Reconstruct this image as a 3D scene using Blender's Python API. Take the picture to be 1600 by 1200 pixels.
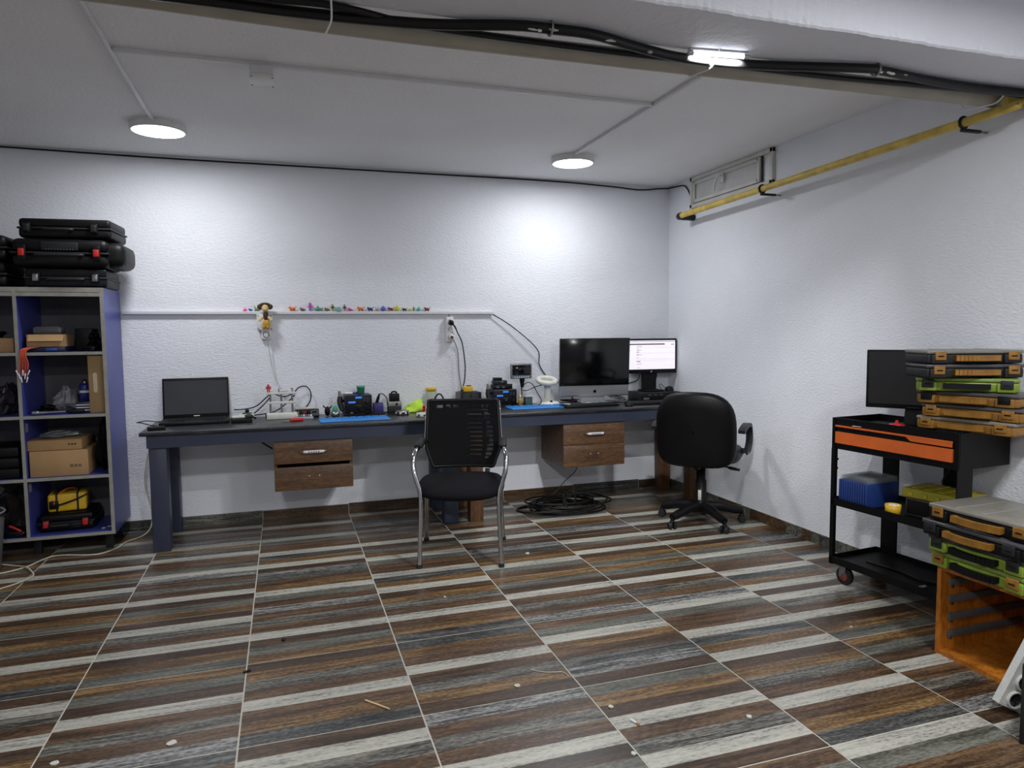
import bpy, bmesh, math, random
from mathutils import Vector, Matrix, Euler
random.seed(7)
PI = math.pi
scene = bpy.context.scene
for o in list(bpy.data.objects):
    bpy.data.objects.remove(o, do_unlink=True)
C = scene.collection

# ---------------------------------------------------------------- room measures (metres)
BACK, RIGHT, CEIL = 5.226, 3.10, 2.52
LEFT, FRONT = -3.183, -2.60
TX0, TY0, TS = -0.1832, 2.9159, 0.6        # tile grid

# ---------------------------------------------------------------- camera
cd = bpy.data.cameras.new('camera')
cam = bpy.data.objects.new('camera', cd)
C.objects.link(cam)
scene.camera = cam
cd.sensor_fit = 'HORIZONTAL'; cd.sensor_width = 36.0
cd.lens = 1089.93 / 1600 * 36.0
cd.clip_start = 0.05; cd.clip_end = 60
yaw, pit, rol = 0.3147, -0.0743, -0.0092
fw = Vector((math.sin(yaw)*math.cos(pit), math.cos(yaw)*math.cos(pit), math.sin(pit)))
rv = Vector((math.cos(yaw), -math.sin(yaw), 0)); uv = rv.cross(fw)
r2 = rv*math.cos(rol) + uv*math.sin(rol); u2 = uv*math.cos(rol) - rv*math.sin(rol)
m = Matrix((r2, u2, -fw)).transposed().to_4x4(); m.translation = (0, 0, 1.3254)
cam.matrix_world = m

# ---------------------------------------------------------------- world, exposure
w = bpy.data.worlds.new('world'); scene.world = w; w.use_nodes = True
w.node_tree.nodes['Background'].inputs[0].default_value = (0.8, 0.85, 1, 1)
w.node_tree.nodes['Background'].inputs[1].default_value = 0.02
vs = scene.view_settings
vs.view_transform = 'Standard'; vs.look = 'None'; vs.gamma = 1.0; vs.use_curve_mapping = False
vs.exposure = 0.42
LAMP = 10.3           # watts of each round ceiling panel over the benches
LAMP_BACK = 27.5     # watts of each panel in the other half of the room
LAMP_COL = (.985, .99, 1.0)
TUBE = 14.5          # watts of the short tube under the beam

# ---------------------------------------------------------------- materials
def s2l(c):
    return tuple((v/12.92 if v <= .04045 else ((v+.055)/1.055)**2.4) for v in (x/255 for x in c))
_m = {}
def mat(name, col=(128,128,128), rough=.5, metal=0., var=.12, vscale=18., bump=0., bscale=80., emit=0., alpha=1., trans=0., spec=.5, coat=0.):
    if name in _m: return _m[name]
    m = bpy.data.materials.new(name); m.use_nodes = True
    nt = m.node_tree; b = nt.nodes['Principled BSDF']
    c = s2l(col)
    tc = nt.nodes.new('ShaderNodeTexCoord')
    if var > 0:
        n = nt.nodes.new('ShaderNodeTexNoise'); n.inputs['Scale'].default_value = vscale; n.inputs['Detail'].default_value = 4
        nt.links.new(tc.outputs['Object'], n.inputs['Vector'])
        r = nt.nodes.new('ShaderNodeValToRGB')
        r.color_ramp.elements[0].position = .3; r.color_ramp.elements[1].position = .7
        r.color_ramp.elements[0].color = (*[x*(1-var) for x in c], 1)
        r.color_ramp.elements[1].color = (*[min(1, x*(1+var)) for x in c], 1)
        nt.links.new(n.outputs['Fac'], r.inputs[0]); nt.links.new(r.outputs[0], b.inputs['Base Color'])
    else:
        b.inputs['Base Color'].default_value = (*c, 1)
    b.inputs['Roughness'].default_value = rough; b.inputs['Metallic'].default_value = metal
    b.inputs['Specular IOR Level'].default_value = spec
    if coat: b.inputs['Coat Weight'].default_value = coat
    if emit:
        b.inputs['Emission Color'].default_value = (*c, 1); b.inputs['Emission Strength'].default_value = emit
    if alpha < 1: b.inputs['Alpha'].default_value = alpha
    if trans: b.inputs['Transmission Weight'].default_value = trans
    if bump:
        n2 = nt.nodes.new('ShaderNodeTexNoise'); n2.inputs['Scale'].default_value = bscale; n2.inputs['Detail'].default_value = 3
        nt.links.new(tc.outputs['Object'], n2.inputs['Vector'])
        bp = nt.nodes.new('ShaderNodeBump'); bp.inputs['Strength'].default_value = bump; bp.inputs['Distance'].default_value = .01
        nt.links.new(n2.outputs['Fac'], bp.inputs['Height']); nt.links.new(bp.outputs[0], b.inputs['Normal'])
    _m[name] = m
    return m

def ramp(nt, stops):
    r = nt.nodes.new('ShaderNodeValToRGB'); e = r.color_ramp.elements
    while len(e) < len(stops): e.new(.5)
    for i, (p, c) in enumerate(stops):
        e[i].position = p; e[i].color = (*s2l(c), 1)
    return r

def stucco(name, col, bumps=.5, sc=55.):
    m = bpy.data.materials.new(name); m.use_nodes = True
    nt = m.node_tree; b = nt.nodes['Principled BSDF']
    tc = nt.nodes.new('ShaderNodeTexCoord')
    big = nt.nodes.new('ShaderNodeTexNoise'); big.inputs['Scale'].default_value = 1.3; big.inputs['Detail'].default_value = 5
    nt.links.new(tc.outputs['Object'], big.inputs['Vector'])
    a = tuple(max(0, x-7) for x in col)
    r = ramp(nt, [(.35, a), (.65, col)])
    nt.links.new(big.outputs['Fac'], r.inputs[0]); nt.links.new(r.outputs[0], b.inputs['Base Color'])
    b.inputs['Roughness'].default_value = .75; b.inputs['Specular IOR Level'].default_value = .25
    n = nt.nodes.new('ShaderNodeTexNoise'); n.inputs['Scale'].default_value = sc; n.inputs['Detail'].default_value = 4; n.inputs['Roughness'].default_value = .55
    mp = nt.nodes.new('ShaderNodeMapping'); mp.inputs['Scale'].default_value = (.62, .62, 1.25)
    nt.links.new(tc.outputs['Object'], mp.inputs[0]); nt.links.new(mp.outputs[0], n.inputs['Vector'])
    bp = nt.nodes.new('ShaderNodeBump'); bp.inputs['Strength'].default_value = bumps; bp.inputs['Distance'].default_value = .012
    nt.links.new(n.outputs['Fac'], bp.inputs['Height']); nt.links.new(bp.outputs[0], b.inputs['Normal'])
    return m

def wood(name, stops, grain=16., along=0, rough=.38, knots=0., sx=1.1, bump=.04):
    """streaky wood grain running along local axis `along`; each object shifts the pattern"""
    m = bpy.data.materials.new(name); m.use_nodes = True
    nt = m.node_tree; b = nt.nodes['Principled BSDF']
    tc = nt.nodes.new('ShaderNodeTexCoord'); oi = nt.nodes.new('ShaderNodeObjectInfo')
    mu = nt.nodes.new('ShaderNodeMath'); mu.operation = 'MULTIPLY'; mu.inputs[1].default_value = 37.
    nt.links.new(oi.outputs['Random'], mu.inputs[0])
    cb = nt.nodes.new('ShaderNodeCombineXYZ'); nt.links.new(mu.outputs[0], cb.inputs[0]); nt.links.new(mu.outputs[0], cb.inputs[2])
    va = nt.nodes.new('ShaderNodeVectorMath'); va.operation = 'ADD'
    nt.links.new(tc.outputs['Object'], va.inputs[0]); nt.links.new(cb.outputs[0], va.inputs[1])
    mp = nt.nodes.new('ShaderNodeMapping')
    sc = [grain, grain, grain]; sc[along] = sx; mp.inputs['Scale'].default_value = sc
    nt.links.new(va.outputs[0], mp.inputs[0])
    n = nt.nodes.new('ShaderNodeTexNoise'); n.inputs['Scale'].default_value = 2.2; n.inputs['Detail'].default_value = 9
    n.inputs['Roughness'].default_value = .68; n.inputs['Distortion'].default_value = .6 + knots
    nt.links.new(mp.outputs[0], n.inputs['Vector'])
    # fine speckle
    n3 = nt.nodes.new('ShaderNodeTexNoise'); n3.inputs['Scale'].default_value = 9.; n3.inputs['Detail'].default_value = 6
    mp3 = nt.nodes.new('ShaderNodeMapping'); s3 = [grain*1.2]*3; s3[along] = grain*.35; mp3.inputs['Scale'].default_value = s3
    nt.links.new(va.outputs[0], mp3.inputs[0]); nt.links.new(mp3.outputs[0], n3.inputs['Vector'])
    mx = nt.nodes.new('ShaderNodeMath'); mx.operation = 'MULTIPLY_ADD'; mx.inputs[1].default_value = .62
    nt.links.new(n3.outputs['Fac'], mx.inputs[0])
    m2 = nt.nodes.new('ShaderNodeMath'); m2.operation = 'MULTIPLY_ADD'; m2.inputs[1].default_value = 1.; m2.inputs[2].default_value = -.31
    nt.links.new(n.outputs['Fac'], m2.inputs[0]); nt.links.new(m2.outputs[0], mx.inputs[2])
    r = ramp(nt, stops)
    nt.links.new(mx.outputs[0], r.inputs[0]); nt.links.new(r.outputs[0], b.inputs['Base Color'])
    b.inputs['Roughness'].default_value = rough
    bp = nt.nodes.new('ShaderNodeBump'); bp.inputs['Strength'].default_value = bump; bp.inputs['Distance'].default_value = .004
    nt.links.new(mx.outputs[0], bp.inputs['Height']); nt.links.new(bp.outputs[0], b.inputs['Normal'])
    _m[name] = m
    return m

M_WALL = stucco('white_stucco', (235, 238, 245), .4, 78)
M_CEIL = stucco('ceiling_stucco', (240, 240, 242), .5, 85)
M_FRONT = stucco('grey_front_wall', (120, 120, 124), .4, 60)
M_BEAM = stucco('beam_stucco', (212, 214, 222), .45, 40)
TR = .34
TILE = {
 'W': wood('stripe_white', [(.33,(112,111,104)),(.45,(160,159,150)),(.62,(182,181,170))], rough=TR),
 'B': wood('stripe_brown', [(.36,(48,36,26)),(.5,(80,60,42)),(.64,(112,88,66))], rough=TR),
 'D': wood('stripe_dark_brown', [(.36,(42,33,25)),(.5,(66,50,37)),(.64,(92,73,56))], rough=TR),
 'L': wood('stripe_golden_brown', [(.36,(68,50,32)),(.5,(100,76,48)),(.64,(144,115,76))], rough=TR),
 'G': wood('stripe_grey', [(.36,(42,41,38)),(.48,(85,83,76)),(.66,(133,131,121))], rough=TR, knots=.6),
 'O': wood('stripe_olive_grey', [(.35,(58,59,53)),(.5,(90,90,82)),(.65,(120,120,110))], rough=TR),
 'S': wood('stripe_slate', [(.35,(28,29,30)),(.48,(62,63,61)),(.66,(112,112,107))], rough=TR, knots=.5),
 'K': wood('stripe_knotty_grey', [(.37,(44,44,44)),(.48,(98,98,96)),(.62,(156,156,153))], rough=TR, knots=1.2),
}
SLOT = list(TILE)
M_GROUT = mat('grout', (188,185,174), .75, var=.08)
M_BLACK = mat('black_plastic', (11,11,13), .48, var=.15, spec=.25)
M_BLACKG = mat('black_gloss', (7,8,11), .12, var=0)
M_RUBBER = mat('black_rubber', (20,20,21), .7, var=.1)
M_CABLE = mat('black_cable', (11,11,12), .45, var=.1, spec=.3)
M_WHITE = mat('white_plastic', (222,222,222), .4, var=.03)
M_TRUNK = mat('trunking_plastic', (214,215,219), .45, var=.03)
M_CHROME = mat('chrome', (190,190,192), .13, 1., var=0)
M_STEEL = mat('steel', (150,150,152), .35, 1., var=.1)
M_ALU = mat('aluminium', (176,178,182), .38, .6, var=.03)
M_GREY = mat('grey_plastic', (88,89,92), .5, var=.1)
M_DGREY = mat('dark_grey_plastic', (34,35,38), .5, var=.1, spec=.3)
M_CARD = mat('cardboard', (168,134,92), .8, var=.08, vscale=9)
M_TAN = mat('tan_card', (150,122,82), .75, var=.06)
M_RED = mat('red_plastic', (190,38,36), .4, var=.08)
M_YEL = mat('yellow_plastic', (214,172,36), .45, var=.1)
M_BLUE = mat('blue_silicone', (38,122,196), .5, var=.08)
M_SLATE = mat('slate_blue_paint', (50,57,77), .42, var=.1, vscale=6)
M_BLUEPAN = mat('blue_melamine', (64,72,150), .38, var=.1, vscale=5)
M_EDGE = mat('pale_edge_band', (148,146,138), .5, var=.12, vscale=30)
M_BACKPAN = mat('grey_back_panel', (92,92,96), .6, var=.1)
M_CLEAR = mat('clear_plastic', (220,226,228), .12, var=0, alpha=.35)
M_BENCH = None

# ---------------------------------------------------------------- mesh builder
_rb = {}
class MB:
    def __init__(s): s.v = []; s.f = []; s.mi = []; s.sm = []
    def add(s, vs, fs, mi=0, sm=False, M=None):
        n = len(s.v)
        for p in vs:
            p = Vector(p)
            s.v.append(tuple(M @ p) if M is not None else tuple(p))
        for f in fs:
            s.f.append([i+n for i in f]); s.mi.append(mi); s.sm.append(sm)
        return s
    def box(s, c, d, mi=0, rot=None, M=None):
        x, y, z = (k/2 for k in d)
        vs = [Vector((i, j, k)) for i in (-x, x) for j in (-y, y) for k in (-z, z)]
        if rot: 
            e = Euler(rot).to_matrix(); vs = [e @ p for p in vs]
        c = Vector(c); vs = [p+c for p in vs]
        return s.add(vs, [(0,1,3,2),(4,6,7,5),(0,4,5,1),(2,3,7,6),(0,2,6,4),(1,5,7,3)], mi, False, M)
    def b2(s, x0, x1, y0, y1, z0, z1, mi=0):
        return s.box(((x0+x1)/2, (y0+y1)/2, (z0+z1)/2), (abs(x1-x0), abs(y1-y0), abs(z1-z0)), mi)
    def rbox(s, c, d, r=.005, seg=2, mi=0, rot=None, sm=True):
        r = min(r, min(d)*.49)
        key = (tuple(round(k, 5) for k in d), round(r, 5), seg)
        if key not in _rb:
            bm = bmesh.new(); bmesh.ops.create_cube(bm, size=1)
            for v in bm.verts: v.co = Vector((v.co.x*d[0], v.co.y*d[1], v.co.z*d[2]))
            bmesh.ops.bevel(bm, geom=list(bm.edges), offset=r, segments=seg, profile=.5, affect='EDGES')
            bm.verts.index_update()
            _rb[key] = ([v.co.copy() for v in bm.verts], [[v.index for v in f.verts] for f in bm.faces]); bm.free()
        vs, fs = _rb[key]
        e = Euler(rot).to_matrix() if rot else Matrix.Identity(3)
        c = Vector(c)
        return s.add([e @ p + c for p in vs], fs, mi, sm)
    def tube(s, pts, r, n=8, smooth=0, closed=False, mi=0, caps=True):
        P = [Vector(p) for p in pts]
        if smooth: P = crom(P, smooth, closed)
        rr = r if isinstance(r, (list, tuple)) else [r]*len(P)
        if len(rr) != len(P):
            rr = [rr[min(len(rr)-1, int(i*(len(rr)-1)/(len(P)-1)+.5))] for i in range(len(P))]
        N = len(P); vs = []; prev = None
        for i in range(N):
            if closed: t = P[(i+1) % N]-P[i-1]
            else: t = P[min(i+1, N-1)]-P[max(i-1, 0)]
            if t.length < 1e-9: t = Vector((0, 0, 1))
            t.normalize()
            if prev is None:
                a = Vector((0, 0, 1)) if abs(t.z) < .9 else Vector((1, 0, 0))
                u = t.cross(a).normalized()
            else:
                u = (prev - t*prev.dot(t))
                if u.length < 1e-6: u = t.orthogonal()
                u.normalize()
            prev = u; w_ = t.cross(u)
            for k in range(n):
                a = 2*PI*k/n; vs.append(P[i]+(u*math.cos(a)+w_*math.sin(a))*rr[i])
        fs = []
        for i in range(N if closed else N-1):
            j = (i+1) % N
            for k in range(n):
                k2 = (k+1) % n; fs.append((i*n+k, i*n+k2, j*n+k2, j*n+k))
        s.add(vs, fs, mi, True)
        if caps and not closed:
            s.add(vs[:n], [tuple(range(n))[::-1]], mi); s.add(vs[-n:], [tuple(range(n))], mi)
        return s
    def cyl(s, p0, p1, r0, r1=None, n=16, mi=0): return s.tube([p0, p1], [r0, r0 if r1 is None else r1], n, mi=mi)
    def lathe(s, prof, c=(0, 0, 0), n=20, mi=0, rot=None, sm=True):
        vs = []; c = Vector(c); e = Euler(rot).to_matrix() if rot else Matrix.Identity(3)
        for (r, z) in prof:
            for k in range(n):
                a = 2*PI*k/n; vs.append(e @ Vector((r*math.cos(a), r*math.sin(a), z))+c)
        fs = [(i*n+k, i*n+(k+1) % n, (i+1)*n+(k+1) % n, (i+1)*n+k) for i in range(len(prof)-1) for k in range(n)]
        s.add(vs, fs, mi, sm)
        if prof[0][0] > 1e-5: s.add(vs[:n], [tuple(range(n))[::-1]], mi)
        if prof[-1][0] > 1e-5: s.add(vs[-n:], [tuple(range(n))], mi)
        return s
    def ell(s, c, r, n=12, mi=0, rot=None, p=2.):
        """(super)ellipsoid"""
        e = Euler(rot).to_matrix() if rot else Matrix.Identity(3); c = Vector(c)
        q = 2./p
        sg = lambda x: math.copysign(abs(x)**q, x)
        vs = []; h = n//2
        for i in range(h+1):
            t = -PI/2+PI*i/h
            for k in range(n):
                a = 2*PI*k/n
                vs.append(e @ Vector((r[0]*sg(math.cos(t))*sg(math.cos(a)), r[1]*sg(math.cos(t))*sg(math.sin(a)), r[2]*sg(math.sin(t))))+c)
        fs = [(i*n+k, i*n+(k+1) % n, (i+1)*n+(k+1) % n, (i+1)*n+k) for i in range(h) for k in range(n)]
        return s.add(vs, fs, mi, True)
    def prism(s, poly, d, c=(0, 0, 0), rot=None, mi=0, sm=False):
        """polygon in local xz extruded along local y by d (front at y=-d/2)"""
        e = Euler(rot).to_matrix() if rot else Matrix.Identity(3); c = Vector(c); n = len(poly)
        vs = [e @ Vector((x, y, z))+c for y in (-d/2, d/2) for (x, z) in poly]
        s.add(vs, [tuple(range(n)), tuple(range(2*n-1, n-1, -1))], mi)
        return s.add(vs, [(i, i+n, (i+1) % n+n, (i+1) % n) for i in range(n)], mi, sm)
    def build(s, name, mats, parent=None, kind=None):
        me = bpy.data.meshes.new(name)
        me.from_pydata(s.v, [], s.f)
        if not isinstance(mats, (list, tuple)): mats = [mats]
        for m_ in mats: me.materials.append(m_)
        me.polygons.foreach_set('material_index', s.mi); me.polygons.foreach_set('use_smooth', s.sm)
        bm = bmesh.new(); bm.from_mesh(me); bmesh.ops.recalc_face_normals(bm, faces=bm.faces); bm.to_mesh(me); bm.free()
        me.update()
        o = bpy.data.objects.new(name, me); C.objects.link(o)
        if parent is not None: o.parent = parent
        if kind: o['kind'] = kind
        return o

def crom(P, k, closed=False):
    out = []; N = len(P)
    for i in range(N if closed else N-1):
        if closed: a, b, c, d = P[i-1], P[i], P[(i+1) % N], P[(i+2) % N]
        else: a, b, c, d = P[max(i-1, 0)], P[i], P[i+1], P[min(i+2, N-1)]
        for j in range(k):
            t = j/k
            out.append(.5*((2*b)+(c-a)*t+(2*a-5*b+4*c-d)*t*t+(3*b-a-3*c+d)*t**3))
    if not closed: out.append(P[-1])
    return out

def tag(o, label, cat, group=None):
    o['label'] = label; o['category'] = cat
    if group: o['group'] = group
    return o
def thing(name, label, cat, loc=(0, 0, 0), rz=0., group=None):
    o = bpy.data.objects.new(name, None); C.objects.link(o); o.empty_display_size = .1
    o.location = loc; o.rotation_euler = (0, 0, math.radians(rz))
    return tag(o, label, cat, group)
def struct(o): o['kind'] = 'structure'; return o
def clone(root, label=None, loc=None, rz=None):
    r = root.copy(); C.objects.link(r)
    if label: r['label'] = label
    if loc is not None: r.location = loc
    if rz is not None: r.rotation_euler = (0, 0, math.radians(rz))
    for ch in list(root.children):
        c = ch.copy(); C.objects.link(c); c.parent = r
        for g in list(ch.children):
            d = g.copy(); C.objects.link(d); d.parent = c
    return r
def circ(r, n=20, cx=0, cz=0, a0=0): return [(cx+r*math.cos(2*PI*k/n+a0), cz+r*math.sin(2*PI*k/n+a0)) for k in range(n)]
def rrect(w_, h_, r, n=5, cx=0, cz=0):
    out = []
    for sx, sz, a in ((1, 1, 0), (-1, 1, PI/2), (-1, -1, PI), (1, -1, 3*PI/2)):
        for k in range(n+1):
            t = a+PI/2*k/n; out.append((cx+sx*(w_/2-r)+r*math.cos(t), cz+sz*(h_/2-r)+r*math.sin(t)))
    return out
def cable(name, pts, r, label, m_=None, n=6, smooth=6, group=None):
    return tag(MB().tube(pts, r, n, smooth).build(name, m_ or M_CABLE), label, 'cable', group)

# ================================================================ STRUCTURE
floor = struct(MB().b2(LEFT-.15, RIGHT+.15, FRONT-.15, BACK+.15, -.12, -.0012).build('floor', M_GROUT))
FACE = {'1': 'KBGBWDOL', '2': 'DLGBWBLS', '3': 'DWGBWDLO', '4': 'DKSBLWOB', '6': 'WOBBWSLW'}
GAP = .0029
_tm = {}
def tile_mesh(face, x0, x1, y0, y1):
    """stripes far (+y) to near; cut by the given local rectangle"""
    k = (face, round(x0, 3), round(x1, 3), round(y0, 3), round(y1, 3))
    if k in _tm: return _tm[k]
    b = MB(); e = .0012
    for i in range(8):
        ya = TS/2-.075*(i+1); yb = ya+.075
        ya = max(ya, y0); yb = min(yb, y1)
        if yb-ya < 1e-4: continue
        mi = SLOT.index(FACE[face][i])
        a_ = ya+(GAP if ya <= y0+1e-6 else 0); b_ = yb-(GAP if yb >= y1-1e-6 else 0)
        b.add([(x0+GAP, a_, 0), (x1-GAP, a_, 0), (x1-GAP, b_, 0), (x0+GAP, b_, 0),
               (x0+GAP, a_, -.009), (x1-GAP, a_, -.009), (x1-GAP, b_, -.009), (x0+GAP, b_, -.009)],
              [(0, 1, 2, 3), (0, 3, 7, 4), (1, 5, 6, 2)]+([(0, 4, 5, 1)] if ya <= y0+1e-6 else [])+([(2, 6, 7, 3)] if yb >= y1-1e-6 else []), mi)
    o = b.build('floor_tile', [TILE[s_] for s_ in SLOT], floor)
    _tm[k] = o.data
    bpy.data.objects.remove(o)
    return _tm[k]
LAY = {  # row: faces by column; r after the digit = laid the other way round
 3: {-4:'6',-3:'2',-2:'4',-1:'1r',0:'2',1:'4r',2:'6',3:'2r',4:'1',5:'4'},
 2: {-4:'1',-3:'2',-2:'3',-1:'6r',0:'6',1:'1',2:'3r',3:'4r',4:'3r',5:'1'},
 1: {-3:'1r',-2:'3',-1:'1',0:'4',1:'6',2:'4',3:'3',4:'3',5:'4r'},
 0: {-3:'4',-2:'2',-1:'3',0:'1',1:'2',2:'1r',3:'1r',4:'6',5:'6r'},
 -1: {-3:'6',-2:'3',-1:'1r',0:'2',1:'2r',2:'4r',3:'6',4:'3',5:'2'},
 -2: {-2:'4',-1:'2r',0:'3',1:'1',2:'3r',3:'2',4:'1r',5:'4'},
 -3: {0:'4',1:'6',2:'4r',3:'6',4:'3',5:'1'},
}
rnd = random.Random(3)
for r in range(3, -10, -1):
    for c in range(-5, 6):
        cx, cy = TX0+TS*(c+.5), TY0+TS*(r+.5)
        f = LAY.get(r, {}).get(c) or rnd.choice(['1', '2', '3', '4', '6', '1r', '2r', '3r'])
        x0, x1 = max(-.3, LEFT-cx), min(.3, RIGHT-cx); y0, y1 = max(-.3, FRONT-cy), min(.3, BACK-cy)
        if x1-x0 < .01 or y1-y0 < .01: continue
        flip = f.endswith('r')
        if flip: x0, x1, y0, y1 = -x1, -x0, -y1, -y0
        o = bpy.data.objects.new('floor_tile', tile_mesh(f[0], x0, x1, y0, y1)); C.objects.link(o)
        o.parent = floor; o.location = (cx, cy, 0); o.rotation_euler = (0, 0, PI if flip else 0)

wall_back = struct(MB().b2(LEFT-.15, RIGHT+.15, BACK, BACK+.15, -.1, CEIL+.1).build('wall_back', M_WALL))
wall_right = struct(MB().b2(RIGHT, RIGHT+.15, FRONT-.15, BACK+.15, -.1, CEIL+.1).build('wall_right', M_WALL))
wall_left = struct(MB().b2(LEFT-.15, LEFT, FRONT-.15, BACK+.15, -.1, CEIL+.1).build('wall_left', M_WALL))
wall_front = struct(MB().b2(LEFT-.15, RIGHT+.15, FRONT-.15, FRONT, -.1, CEIL+.1).build('wall_front', M_FRONT))
ceiling = struct(MB().b2(LEFT-.15, RIGHT+.15, FRONT-.15, BACK+.15, CEIL, CEIL+.15).build('ceiling', M_CEIL))
# ceiling beam with a slightly wavy plaster arris
bm_ = MB(); N = 420
xs = [LEFT+(RIGHT-LEFT)*i/N for i in range(N+1)]
ring = []; rj = random.Random(77)
for x in xs:
    j = .0025*math.sin(x*9)+.002*math.sin(x*23+1)+rj.uniform(-.0028, .0028)
    ring += [(x, 1.912, CEIL+.01), (x, 1.911+j*.3, 2.330), (x, 1.913+j, 2.306), (x, 1.920+j, 2.300), (x, 2.19, 2.300), (x, 2.203, 2.312), (x, 2.203, CEIL+.01)]
bm_.add(ring, [(i*7+k, i*7+k+1, i*7+k+8, i*7+k+7) for i in range(N) for k in range(6)], 0, False)
struct(bm_.build('ceiling_beam', M_BEAM))

# tiled skirting
skirt_b = struct(MB().b2(LEFT, RIGHT, BACK-.008, BACK-.0005, 0.0, .069).build('baseboard_back', M_GROUT))
x = LEFT; k = 0
while x < RIGHT-.02:
    x1 = min(x+.6, RIGHT-.006)
    MB().b2(x+.002, x1-.002, BACK-.012, BACK-.007, 0.001, .07+.004*math.sin(k*2.3)).build('skirting_tile', TILE['BSDSGBDO'[k % 8]], skirt_b); x += .6; k += 1
skirt_r = struct(MB().b2(RIGHT-.008, RIGHT-.0005, FRONT, BACK-.012, 0.0, .069).build('baseboard_right', M_GROUT))
Yy = BACK-.014; k = 0; rk = random.Random(11)
while Yy > FRONT+.05:
    y1 = max(Yy-.6, FRONT)
    b = MB(); n = 8
    seq = [rk.choice('BBDGOSGO') for _ in range(n)]
    for i in range(n):
        a = Yy-.002-(Yy-y1-.004)*i/n; e = Yy-.002-(Yy-y1-.004)*(i+1)/n
        b.b2(RIGHT-.012, RIGHT-.007, e, a, .001, .07, SLOT.index(seq[i]))
    b.build('skirting_tile', [TILE[s_] for s_ in SLOT], skirt_r); Yy = y1; k += 1

# small hatch window high on the right wall
win = bpy.data.objects.new('window_1', None); C.objects.link(win); win.location = (RIGHT, 4.39, 2.40); struct(win)
M_WINW = mat('old_white_paint', (206,205,200), .5, var=.08, vscale=10)
b = MB()
for (a, c_) in (((0, .115), (.98, .03)), ((0, -.115), (.98, .03))): b.rbox((-.013, a[0], a[1]*.9), (.024, c_[0], c_[1]), .003)
for yy in (-.475, .475): b.rbox((-.013, yy, 0), (.024, .03, .236), .003)
b.build('window_frame', M_WINW, win)
b = MB()
b.rbox((-.02, .04, .07), (.02, .78, .028), .003); b.rbox((-.02, .04, -.07), (.02, .78, .028), .003)
for yy in (-.35, .43): b.rbox((-.02, yy, 0), (.02, .03, .168), .003)
sash = b.build('window_sash', M_WINW, win)
MB().b2(-.016, -.008, -.33, .41, -.056, .056).build('painted_pane', mat('painted_glass', (200,201,200), .25, var=.05), sash)
b = MB(); b.rbox((-.036, .04, .03), (.012, .022, .07), .004); b.tube([(-.042, .04, .045), (-.062, .04, .045), (-.066, .07, .035), (-.066, .1, -.02), (-.066, .1, -.05)], .008, 8, 3)
b.build('window_handle', M_WHITE, sash)
MB().b2(-.016, -.008, -.378, -.37, -.10, .10).build('jamb_gap_shade', M_DGREY, win)  # dark strip standing in for the shadow at the jamb gap

# ================================================================ CEILING FITTINGS
M_LAMP = mat('lamp_diffuser', (246,249,255), .5, var=0, emit=6)
def ceiling_lamp(x, y, label, watts):
    t = thing('ceiling_lamp', label, 'lamp', (x, y, CEIL), 0, 'round ceiling panels')
    MB().lathe([(.148, 0), (.150, -.034), (.146, -.040), (.138, -.040), (.138, -.03), (.0, -.03)], n=40).build('lamp_ring', M_WHITE, t)
    MB().lathe([(0, -.0385), (.08, -.0385), (.137, -.038)], n=32, sm=False).build('diffuser', M_LAMP, t)
    ld = bpy.data.lights.new('panel_light', 'AREA'); ld.shape = 'DISK'; ld.size = .27; ld.energy = watts; ld.color = LAMP_COL
    lo = bpy.data.objects.new('panel_light', ld); C.objects.link(lo); lo.parent = t; lo.location = (0, 0, -.0405)
    return t
ceiling_lamp(-.643, 4.491, 'round white ceiling panel lamp above the laptop', LAMP)
ceiling_lamp(1.937, 4.547, 'round white ceiling panel lamp nearest the yellow pipe', LAMP)
for (x, y, l) in ((-.64, .85, 'round ceiling panel lamp in front of the beam, towards the left'), (1.94, .85, 'round ceiling panel lamp in front of the beam, towards the right wall'),
                  (-.64, -1.5, 'round ceiling panel lamp near the front wall, towards the left'), (1.94, -1.5, 'round ceiling panel lamp near the front wall, towards the right')):
    ceiling_lamp(x, y, l, LAMP_BACK)
def trunk(name, x0, x1, y0, y1, label):
    b = MB(); h = .018; z = CEIL
    b.rbox(((x0+x1)/2, (y0+y1)/2, z-h/2), (abs(x1-x0), abs(y1-y0), h), .002)
    return tag(b.build(name, M_TRUNK), label, 'trunking')
trunk('cable_trunking', -.66, -.64, 2.28, 4.35, 'white ceiling trunking running to the lamp above the laptop')
trunk('cable_trunking', 1.88, 1.90, 2.28, 4.40, 'white ceiling trunking running to the lamp near the pipe')
trunk('cable_trunking', -.638, 1.878, 3.34, 3.36, 'white ceiling trunking crossing between the two lamp runs')
t = thing('junction_box', 'square white junction box on the ceiling trunking', 'junction box', (-.056, 3.39, CEIL-.018))
MB().rbox((0, 0, -.02), (.10, .13, .04), .004).build('box_body', M_TRUNK, t)
MB().rbox((0, 0, -.045), (.104, .134, .012), .003).build('cover', M_WHITE, t)
for sx in (-1, 1):
    for sy in (-1, 1): MB().cyl((.044*sx, .058*sy, -.05), (.044*sx, .058*sy, -.0525), .004, n=8).build('screw', M_DGREY, t)
# wire clipped along the top of the back wall
cable('wall_wire', [(x_, BACK-.007, z_) for x_, z_ in ((-2.3, 2.512), (-1.6, 2.508), (-1.12, 2.503), (-.59, 2.50), (.2, 2.502), (1.16, 2.505), (1.75, 2.508), (2.2, 2.505), (2.59, 2.492), (2.82, 2.481), (3.0, 2.50), (3.07, 2.505))]+[(3.092, 5.12, 2.50), (3.092, 4.98, 2.48), (3.09, 4.90, 2.40), (3.09, 4.885, 2.33)], .0055, 'thin black wire clipped along the top of the back wall')
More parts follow.
